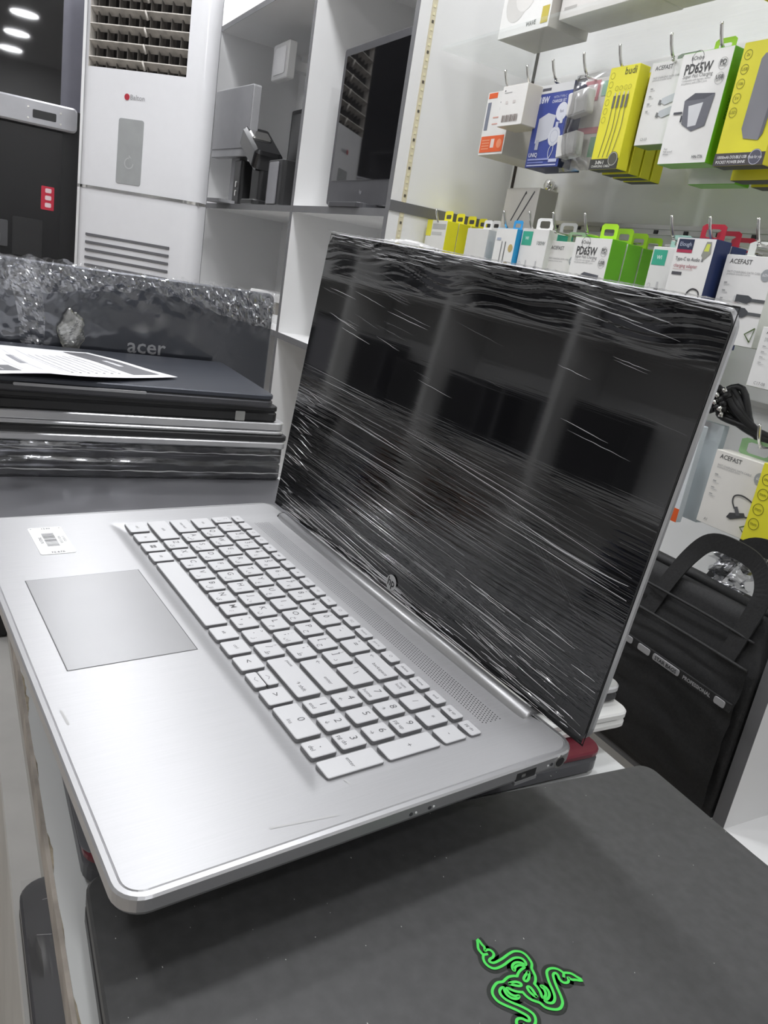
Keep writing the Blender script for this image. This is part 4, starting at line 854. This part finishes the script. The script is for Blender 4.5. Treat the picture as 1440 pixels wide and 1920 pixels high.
for ki, (a0, b0, y0k, hk, labs) in enumerate(keys):
    wk = b0 - a0; kk = (round(wk, 1), round(hk, 1))
    if kk not in KM:
        m_ = MB(); V, F = rslab(-wk / 2000, wk / 2000, -hk / 2000, hk / 2000, 0, KH, .0013, .00035, 2)
        m_.add(V, F, SIDE); m_.mi[-1] = m_.m(KEYM)
        for f in range(len(F) - 1 - 12, len(F) - 1): m_.mi[f] = m_.m(KEYM)
        o = m_.build('key', hp); KM[kk] = o.data
    else: o = link('key', KM[kk], hp)
    o.matrix_local = DK @ T((a0 + b0) / 2000, (y0k + hk / 2) / 1000, KT)
    g = MB(); Z = KH + .00006; h2, w2 = hk / 2000, wk / 2000
    for l in labs:
        s_, st = l[0], l[1]
        if st == 'big':
            has = bool(l[2]); g.text(s_, .0064, LEG, T(-w2 + .0050 if has else -.001, .0008 if has or l[3] else 0, Z), bold=.006)
            if has: g.text(l[2], .0050, LEG, T(w2 - .0042, -.0030, Z))
            if l[3]: g.text(l[3], .0038, LEG, T(-w2 + .0045, h2 - .0028, Z))
        elif st == 'small': g.text(s_, .0034, LEG, T(0, .0012 if '\n' in s_ else 0, Z))
        elif st == 'tiny': g.text(s_, .0030, LEG, T(0, 0, Z))
        elif st == 'mid': g.text(s_, .0052, LEG, T(0, 0, Z))
        elif st == 'arrow': V, F = ribbon([(-.0022, .0007 * (1 if s_ == 'v' else -1)), (0, -.0009 * (1 if s_ == 'v' else -1)), (.0022, .0007 * (1 if s_ == 'v' else -1))], .00035, Z); g.add(V, F, LEG)
        elif st == 'num': g.text(s_, .0066, LEG, T(0, .0026, Z)); g.text(l[2], .0038, LEG, T(-.0005, -.0040, Z)) if l[2] else None
        elif st == 'low': g.text(s_, .0038, LEG, T(w2 - .0095, -.001, Z))
        elif st == 'high': g.text(s_, .0032, LEG, T(-w2 + .008, h2 - .0035, Z))
        elif st == 'tl': g.text(s_, .0046, LEG, T(-w2 + .0045, h2 - .0045, Z))
        elif st == 'win':
            for ux in (-1, 1):
                for uy in (-1, 1): g.box(ux * .0012 - .001, ux * .0012 + .001, uy * .0012 - .001, uy * .0012 + .001, Z - .00005, Z, LEG)
    if g.v: g.build('legend', o)
# speaker grille holes
a = MB(); HL = mat('grille_hole', (.03, .03, .032), .8)
nx = 150
for r_ in range(8):
    for c in range(nx):
        x = .0335 + c * .0022 + (.0011 if r_ % 2 else 0); y = .2215 + r_ * .00185; rr = .00045
        a.add([(x + rr * math.cos(k * math.pi / 3), y + rr * math.sin(k * math.pi / 3), -.00166) for k in range(6)], [tuple(range(6))], HL)
tag(a.build('speaker_grille', hp, DK), kind='stuff')
# hinge bar
V, F = tube([(.037, .2535, -.0030), (.364, .2535, -.0030)], .0062, 20); MB().add(V, F, ALU2, smooth=True).build('hinge_bar', hp, DK)
a = MB(); V, F = tube([(.0345, .2535, -.0030), (.0368, .2535, -.0030)], .0060, 16); a.add(V, F, BLACKP); a.build('hinge_gap', hp, DK)
# ports on the right side
a = MB(); a.box(W - .0012, W + .0002, .2105, .2250, -.0085, -.0034, BLACKP); ua = a.build('usb_port', hp, DK)
MB().box(W - .001, W + .0006, .2095, .2260, -.0105, -.0085, ALU2).build('usb_flap', ua)
MB().box(W - .001, W + .0004, .2140, .2170, -.0066, -.0048, CHROME).build('usb_tongue', ua)
a = MB()
V, F = tube([(W - .002, .2440, -.0052), (W + .0003, .2440, -.0052)], .0042, 18); a.add(V, F, CHROME); V, F = tube([(W - .002, .2440, -.0052), (W + .0005, .2440, -.0052)], .0030, 18); a.add(V, F, BLACKP); a.build('power_jack', hp, DK)
a = MB()
for y in (.1425, .1535, .2345): V, F = tube([(W - .001, y, -.0052), (W + .0003, y, -.0052)], .0006, 8); a.add(V, F, mat('white_led', (.8, .8, .8), .4))
for y in (.1395, .1510, .2375): V, F = tube([(W - .001, y, -.0052), (W + .0002, y, -.0052)], .0011, 8); a.add(V, F, DGREY)
a.build('indicator', hp, DK)
# barcode sticker on the palm rest
st = MB().slab(.0275, .0780, .0375, .0620, .00005, .0003, .002, mat('sticker_paper', (.84, .84, .84), .55), .00005, 3).build('barcode_sticker', hp, DK)
a = MB(); x = .0400; random.seed(5)
while x < .0640:
    b_ = random.choice((.0004, .0007, .0011)); a.box(x, x + b_, .0450, .0535, .00030, .00033, LEG); x += b_ + random.choice((.0004, .0008))
ZS = .00034
a.text('SN23176', .0030, LEG, T(.0525, .0425, ZS), bold=.02).text('8GB 512GB', .0026, LEG, T(.053, .0560, ZS)).text('i5 1035G1', .0026, LEG, T(.052, .0590, ZS)).text('1530', .0034, LEG, T(.0305, .0500, ZS) @ RZ(90), bold=.02).text('N-676', .0036, LEG, T(.0750, .0500, ZS) @ RZ(90), bold=.02)
for cx, cy in ((.0300, .0395), (.0300, .0600)):
    a.add([(cx + .0006 * math.cos(k), cy + .0006 * math.sin(k), ZS) for k in range(6)], [tuple(range(6))], LEG)
a.build('barcode_print', st)
# scuff marks
a = MB()
for (xa, ya), (xb, yb) in (((.385, .070), (.390, .103)), ((.268, .0085), (.281, .0092)), ((.37, .118), (.374, .119))):
    V, F = ribbon([(xa, ya), (xb, yb)], .0012, .00012); a.add(V, F, mat('faint_scuff', (.44, .44, .44), .5))
a.build('scuff_mark', hp, DK)

# ---- lid
LA = 95.0; LH = .255
LM = DK @ T(0, .2630, -.004) @ RX(180 - LA) @ T(0, 0, 0)
# lid local frame: x along hinge, y up the lid, z towards the user
LM = DK @ T(0, .2630, -.004) @ RX(LA - 0) if False else DK @ T(0, .2630, -.004) @ Matrix.Rotation(math.radians(180 - LA), 4, 'X')
# rotation by (180-LA) takes +y to (0, cos, sin) = up the lid and +z to (0,-sin,cos) = towards the user
lid = MB().slab(0, W, .002, LH, -.0045, .0, .013, ALU2, .0012, 7).build('lid', hp, LM)
MB().slab(.0022, W - .0022, .004, LH - .002, .0, .0009, .011, BLACKG, .0003, 7).build('screen_glass', lid)
a = MB(); V, F = ribbon([(.0014, .0032), (W - .0014, .0032), (W - .0014, LH - .0014), (.0014, LH - .0014)], .0012, .0002, True); a.add(V, F, BLACKP); a.build('gasket', lid)
# display area a touch different from the bezel
MB().box(.0075, W - .0075, .022, LH - .011, .0009, .00095, mat('display_panel', (.008, .008, .009), .035, spec=1.0, noise=0)).build('display', lid)
lg = mat('pale_mark', (.55, .55, .55), .35, .3); a = MB()
n = 28; a.add([(.0062 * math.cos(2 * math.pi * k / n), .0062 * math.sin(2 * math.pi * k / n), .0012) for k in range(n)], [tuple(range(n))], lg)
a.text('hp', .0092, BLACKP, T(0, -.0005, .00128) @ Matrix.Shear('XY', 4, (.25, 0)) if False else T(0, .0003, .00128), bold=.02); a.build('maker_mark', lid, T(.1995, .0125, .0010))
a = MB(); a.add([(.2 + .0012 * math.cos(2 * math.pi * k / 12), LH - .0062 + .0012 * math.sin(2 * math.pi * k / 12), .00098) for k in range(12)], [tuple(range(12))], mat('webcam_lens', (.02, .02, .03), .1)); a.build('webcam', lid)
# stretch film around the lid
random.seed(11)
def wrapf(u, v):
    x, y = .0020 + (W - .0040) * u, .0035 + (LH - .0050) * v; e_ = min(x - .002, W - .002 - x); f_ = LH - .0015 - y
    if e_ < .011 and f_ < .011:
        ex_, fy_ = .011 - e_, .011 - f_; k_ = max(ex_, fy_) / max(1e-9, math.hypot(ex_, fy_)); x = x + (1 if x < W / 2 else -1) * ex_ * (1 - k_); y = y - fy_ * (1 - k_)
    low = max(0, 1 - v / .55); top = max(0, (v - .86) / .14)
    amp = .00010 * low ** 1.5 + .0004 * top ** 2
    ph = y * 900 + 60 * x * (.4 if v < .6 else -.2) + 6 * noise3(u * 2, v * 2, .6)
    z = .0012 + amp * (math.sin(ph) * .5 + .5 * math.sin(ph * 1.7 + 8 * u))
    return (x, y, z)
V, F = grid(wrapf, 100, 220)
MB().add(V, F, skin_film('film_over_glass'), smooth=True).build('plastic_wrap', lid)
# creases: fine raised folds of film
CZ = clear_mat('film_crease', (.95, .95, .97), .62, .10); CZ2 = clear_mat('film_crease_faint', (.8, .8, .82), .16, .12)
a = MB()
def crease(x, y, L, sl, wd, mt, cur=0.0, seg=7):
    V = []; F = []
    for k in range(seg + 1):
        q = k / seg; xx = x + L * q; yy = y + L * q * sl + cur * q * (1 - q) + random.uniform(-.0002, .0002); ww = wd * math.sin(math.pi * (q * .9 + .05))
        if xx > W - .002 or yy < .0035 or xx < .0015 or yy > LH - .0005: break
        V += [(xx, yy + ww, .0019), (xx, yy, .0019 + wd * .9), (xx, yy - ww, .0019)]
    m_ = len(V) // 3
    for k in range(m_ - 1): F += [(3 * k, 3 * k + 1, 3 * k + 4, 3 * k + 3), (3 * k + 1, 3 * k + 2, 3 * k + 5, 3 * k + 4)]
    if F: a.add(V, F, mt)
for k in range(30):    # bundles of long parallel folds over the lower half
    y0c = .012 + .125 * (k / 30.0) + random.uniform(-.004, .004); x0c = random.uniform(-.01, .26); slc = -.045 + random.uniform(-.03, .03); Lc = random.uniform(.08, .28)
    for q in range(random.randint(3, 9)):
        crease(x0c + random.uniform(-.03, .03), y0c + random.uniform(-.006, .006), Lc * random.uniform(.5, 1.1), slc + random.uniform(-.012, .012), random.uniform(.0001, .00026), CZ2 if random.random() < .78 else CZ, random.uniform(-.003, .003), 10)
for k in range(34):    # bright short folds near the hinge and the left edge
    crease(random.uniform(-.002, .03), random.uniform(.01, .125), random.uniform(.006, .03), random.uniform(-.20, -.05), random.uniform(.00015, .0004), CZ)
for k in range(90):
    crease(random.uniform(0, .38), random.uniform(.002, .013), random.uniform(.006, .04), random.uniform(-.05, .05), random.uniform(.00015, .0004), CZ)
for k in range(60):    # lower right corner, tight bright folds
    crease(random.uniform(.26, .385), random.uniform(.008, .06), random.uniform(.008, .05), random.uniform(-.12, -.02), random.uniform(.00012, .0003), CZ if random.random() < .6 else CZ2)
for k in range(110):   # gathered along the top edge
    x = random.uniform(0, .39); crease(x, LH - random.uniform(-.001, .005 + .010 * math.exp(-((x - .08) / .07) ** 2)), random.uniform(.006, .035), random.uniform(-.05, .02), random.uniform(.00015, .0004), CZ)
for k in range(22):    # drawn folds in the upper left
    crease(random.uniform(0, .12), random.uniform(.180, .232), random.uniform(.015, .06), random.uniform(-.20, -.08), random.uniform(.00012, .00035), CZ if random.random() < .5 else CZ2)
for k in range(14):
    crease(random.uniform(.10, .36), random.uniform(.13, .225), random.uniform(.015, .06), random.uniform(-.14, -.04), random.uniform(.0001, .0002), CZ2 if random.random() < .7 else CZ)
for k in range(12):
    crease(random.uniform(.28, .34), random.uniform(LH - .020, LH - .008), random.uniform(.02, .05), random.uniform(-.12, -.06), random.uniform(.00015, .0004), CZ)
for k in range(6):
    crease(.272 + .010 * k, .118 - .003 * k, .055, -.48 - .04 * k, .00012, CZ2)
crease(.305, .105, .094, -.03, .0004, CZ, -.010, 14)
tag(a.build('film_creases', lid), kind='stuff')
# film gathered over the top edge
V, F = grid(lambda u, v: (W * u, LH + .0006 + .0006 * abs(noise3(u * 20, v, .8)) + .0040 * math.exp(-((u - .29) / .08) ** 2) * (math.sin(math.pi * v)), .0022 - .0085 * v + .0006 * noise3(u * 30, v * 3, 1)), 160, 6)
MB().add(V, F, clear_mat('top_film', (.93, .93, .94), .5, .15), smooth=True).build('wrap_fold', lid)

# ================================================================== AIR CONDITIONER
ux, uy = .702, .712; nx_, ny_ = uy, -ux
L0 = Vector((-3.103, .396)); AWD = .490
AM = Matrix(((ux, -nx_, 0, L0.x), (uy, -ny_, 0, L0.y), (0, 0, 1, FLOOR), (0, 0, 0, 1)))   # local: x across, y backwards, z up
t = thing('air_conditioner', 'tall white floor-standing air conditioner with louvred outlet', 'air conditioner', AM)
def acz(z): return z - FLOOR
TOP = 0.98
def sect(x):   # bowed front section, rounded sides
    e = min(x, AWD - x); return -.004 * math.sin(math.pi * x / AWD) + (.05 * (1 - math.sqrt(max(0, 1 - (1 - min(1, e / .05)) ** 2))))
NS = 26; xs = [AWD * (.5 - .5 * math.cos(math.pi * i / NS)) for i in range(NS + 1)]
OX0, OX1, OZ0, OZ1 = .040, .408, acz(.487), acz(.90)      # outlet opening
def acpanel(z0, z1, xa=0, xb=AWD):
    X = [x for x in xs if xa < x < xb]; X = [xa] + X + [xb]
    V = [(x, sect(x), z) for x in X for z in (z0, z1)]; F = [(2 * i, 2 * i + 2, 2 * i + 3, 2 * i + 1) for i in range(len(X) - 1)]
    return V, F
a = MB()
for args in ((acz(.114), OZ0), (OZ1, acz(TOP))): V, F = acpanel(*args); a.add(V, F, ACW, smooth=True)
V, F = acpanel(OZ0, OZ1, 0, OX0); a.add(V, F, ACW, smooth=True); V, F = acpanel(OZ0, OZ1, OX1, AWD); a.add(V, F, ACW, smooth=True)
a.build('upper_front', t)
V, F = acpanel(.05, acz(.106)); lowo = MB().add(V, F, ACW, smooth=True).build('lower_front', t)
a = MB(); V = [(x, y, z) for z in (0, acz(TOP)) for x, y in ((.002, .05), (AWD - .002, .05), (.37, .19), (.10, .19))]; a.add(V, [(3, 2, 1, 0), (4, 5, 6, 7), (0, 1, 5, 4), (1, 2, 6, 5), (2, 3, 7, 6), (3, 0, 4, 7)], ACW); a.build('cabinet', t)
a = MB(); a.box(.005, AWD - .005, .012, .05, acz(.105), acz(.115), CHROME); V, F = acpanel(acz(.1055), acz(.1145)); a.add([(x, y - .003, z) for x, y, z in V], F, CHROME, smooth=True); a.build('chrome_band', t)
a = MB(); a.box(OX0, OX1, .046, .0495, OZ0, OZ1, mat('outlet_dark', (.015, .013, .012), .9)); a.box(OX0 - .002, OX0, 0, .05, OZ0, OZ1, ACV); a.box(OX1, OX1 + .002, 0, .05, OZ0, OZ1, ACV); a.box(OX0, OX1, 0, .05, OZ0 - .002, OZ0, ACV); a.build('outlet', t)
for k in range(8):
    z = OZ0 + .022 + k * .049; MB().box(OX0, OX1, -.016, .016, -.002, .002, ACV).build('louvre', t, T(0, .012, z) @ RX(-32))
for k in range(9):
    MB().box(-.0015, .0015, .012, .046, 0, OZ1 - OZ0, mat('inner_vane', (.10, .09, .08), .7)).build('vane', t, T(OX0 + .02 + k * .039, 0, OZ0))
for k in range(8): MB().tube([(0, .004, -.012), (0, -.004, 0), (.008, .0, -.026)], .004, ACV).build('louvre_link', t, T(.245, 0, OZ0 + .03 + k * .049))
a = MB(); a.slab(.170, .266, acz(.136), acz(.341), 0, .002, .008, mat('grey_display', (.36, .37, .37), .25), .0005); dp = a.build('control_panel', t, T(0, -.0035, 0) @ RX(90))
MB().text('\u21bb', .05, mat('display_ghost', (.46, .47, .47), .3), T(.218, acz(.20), .0023)).build('display_icon', dp)
a = MB(); a.text('Balton', .022, mat('brand_grey', (.35, .35, .36), .4), T(.236, acz(.407), .0), bold=.005); n = 16
a.add([(.196 + .010 * math.cos(2 * math.pi * k / n), acz(.407) + .010 * math.sin(2 * math.pi * k / n), 0) for k in range(n)], [tuple(range(n))], mat('brand_red', (.45, .03, .05), .4)); a.build('brand_mark', t, T(0, -.0052, 0) @ RX(90))
for k in range(9): MB().slab(.060, .395, 0, .009, 0, .003, .002, mat('grille_shadow', (.14, .14, .15), .7), .0006, 2).build('intake_slot', t, T(0, -.0036, acz(-.052 - k * .026)) @ RX(90))

# ================================================================== BLACK GLASS CABINET AT THE LEFT
fx, fy = .037, .99932
FMx = Matrix(((fx, -fy, 0, -3.417), (fy, fx, 0, .450), (0, 0, 1, FLOOR), (0, 0, 0, 1)))   # local x along the front (ends at 0), y backwards
t = thing('glass_front_cabinet', 'tall black appliance with glossy glass door and grey bar beside the air conditioner', 'cabinet', FMx)
FW = .60
GF = mat('grey_lavender_frame', (.16, .16, .19), .4, .3)
MB().box(-FW, 0, .01, .42, 0, acz(.375), BLACKP).build('lower_body', t)
MB().box(-FW, 0, .02, .42, acz(.375), acz(1.15), GF).build('upper_body', t)
a = MB(); a.slab(-FW + .01, -.070, acz(.385), acz(1.14), 0, .014, .006, BLACKG, .001); a.build('glass_door', t, T(0, .02, 0) @ RX(90))
a = MB(); a.slab(-FW, -.012, acz(.298), acz(.383), 0, .045, .016, mat('grey_bar', (.42, .42, .44), .35, .4), .006); bar = a.build('handle_bar', t, T(0, .02, 0) @ RX(90))
MB().slab(-.165, -.085, acz(.322), acz(.350), .0445, .0465, .004, BLACKP, .0005).build('handle_slot', bar)
a = MB()
for bx_ in (-.18, -.07):
    for bz in (.318, .355): V, F = tube([(bx_, acz(bz), .0445), (bx_, acz(bz), .047)], .004, 8); a.add(V, F, CHROME)
a.build('screw', bar)
MB().slab(-FW + .01, -.060, acz(-.60), acz(.292), 0, .012, .004, mat('black_door', (.012, .012, .013), .22), .001).build('lower_door', t, T(0, .012, 0) @ RX(90))
s_ = MB().slab(-.128, -.082, acz(.010), acz(.095), 0, .001, .003, mat('red_sticker', (.55, .02, .05), .4), .0003).build('red_sticker', t, T(0, -.0005, 0) @ RX(90))
a = MB()
for k in range(3): a.slab(-.114, -.092, acz(.020 + k * .026), acz(.036 + k * .026), .001, .0014, .004, pc('e8d0d4'), .0001, 3)
a.build('sticker_print', s_)
cp = MB().slab(-.38, -.24, acz(-.145), acz(-.05), 0, .004, .004, mat('control_grey', (.07, .07, .075), .4), .001).build('control_box', t, T(0, -.0005, 0) @ RX(90))
for k in range(2): MB().slab(-.365 + k * .06, -.325 + k * .06, acz(-.135), acz(-.095), .004, .008, .008, mat('dial_grey', (.13, .13, .135), .4), .001).build('dial', cp)
MB().box(-.225, -.12, -.0008, .0, acz(-.17), acz(-.03), mat('black_plate', (.02, .02, .021), .35)).build('plate', t)

# ================================================================== SHELVING ACROSS THE AISLE (seen mirrored in the black screen)
ox0, oy = -4.8, -1.55
t = thing('opposite_shelving', 'white shelving across the aisle, seen mirrored in the black laptop screen', 'shelving', T(-3, oy, FLOOR))
IO = t.matrix_world.inverted()
for k in range(8): MB().box(ox0 + k * .62, ox0 + k * .62 + .03, oy - .26, oy, FLOOR, .95, WHITE).build('divider', t, IO)
for zz in (-1.2, -.86, -.36, .14, .93): MB().box(ox0, ox0 + 7 * .62 + .03, oy - .26, oy - .0005, zz, zz + .022, WHITE).build('shelf_board', t, IO)
MB().box(ox0, ox0 + 7 * .62 + .03, oy - .28, oy - .26, FLOOR, .95, WHITE).build('back_panel', t, IO)
random.seed(21)
cnt = 0
for k in range(7):
    for li, zz in enumerate((-.86, -.36, .14)):
        for dv in range(2):
            if (k * 7 + li * 3 + dv * 2) % 5 == 0: continue
            wq, hq = random.uniform(.17, .25), random.uniform(.17, .34); xq = ox0 + k * .62 + .05 + dv * .28 + random.uniform(0, .26 - wq)
            tt = thing('boxed_computer', ('left', 'right')[dv] + ' device on the ' + ('lower', 'middle', 'upper')[li] + ' shelf of the ' + ORD[k] + ' column across the aisle', 'device', T(xq + wq / 2, oy - .12, zz + .022), 'devices across the aisle')
            MB().slab(-wq / 2, wq / 2, -.10, .05, 0, hq, .008, random.choice((BLACKP, DGREY, BLACKP, GREYL)) if li else random.choice((pc('8a5a3a'), pc('26345c'), pc('7c2a22'))), .003, 3).build('housing', tt)
            MB().box(-wq / 2 + .02, wq / 2 - .02, .0502, .0512, .03, hq - .02, random.choice((BLACKG, BLACKP, BLACKP, pc('8a8a90')))).build('front', tt)
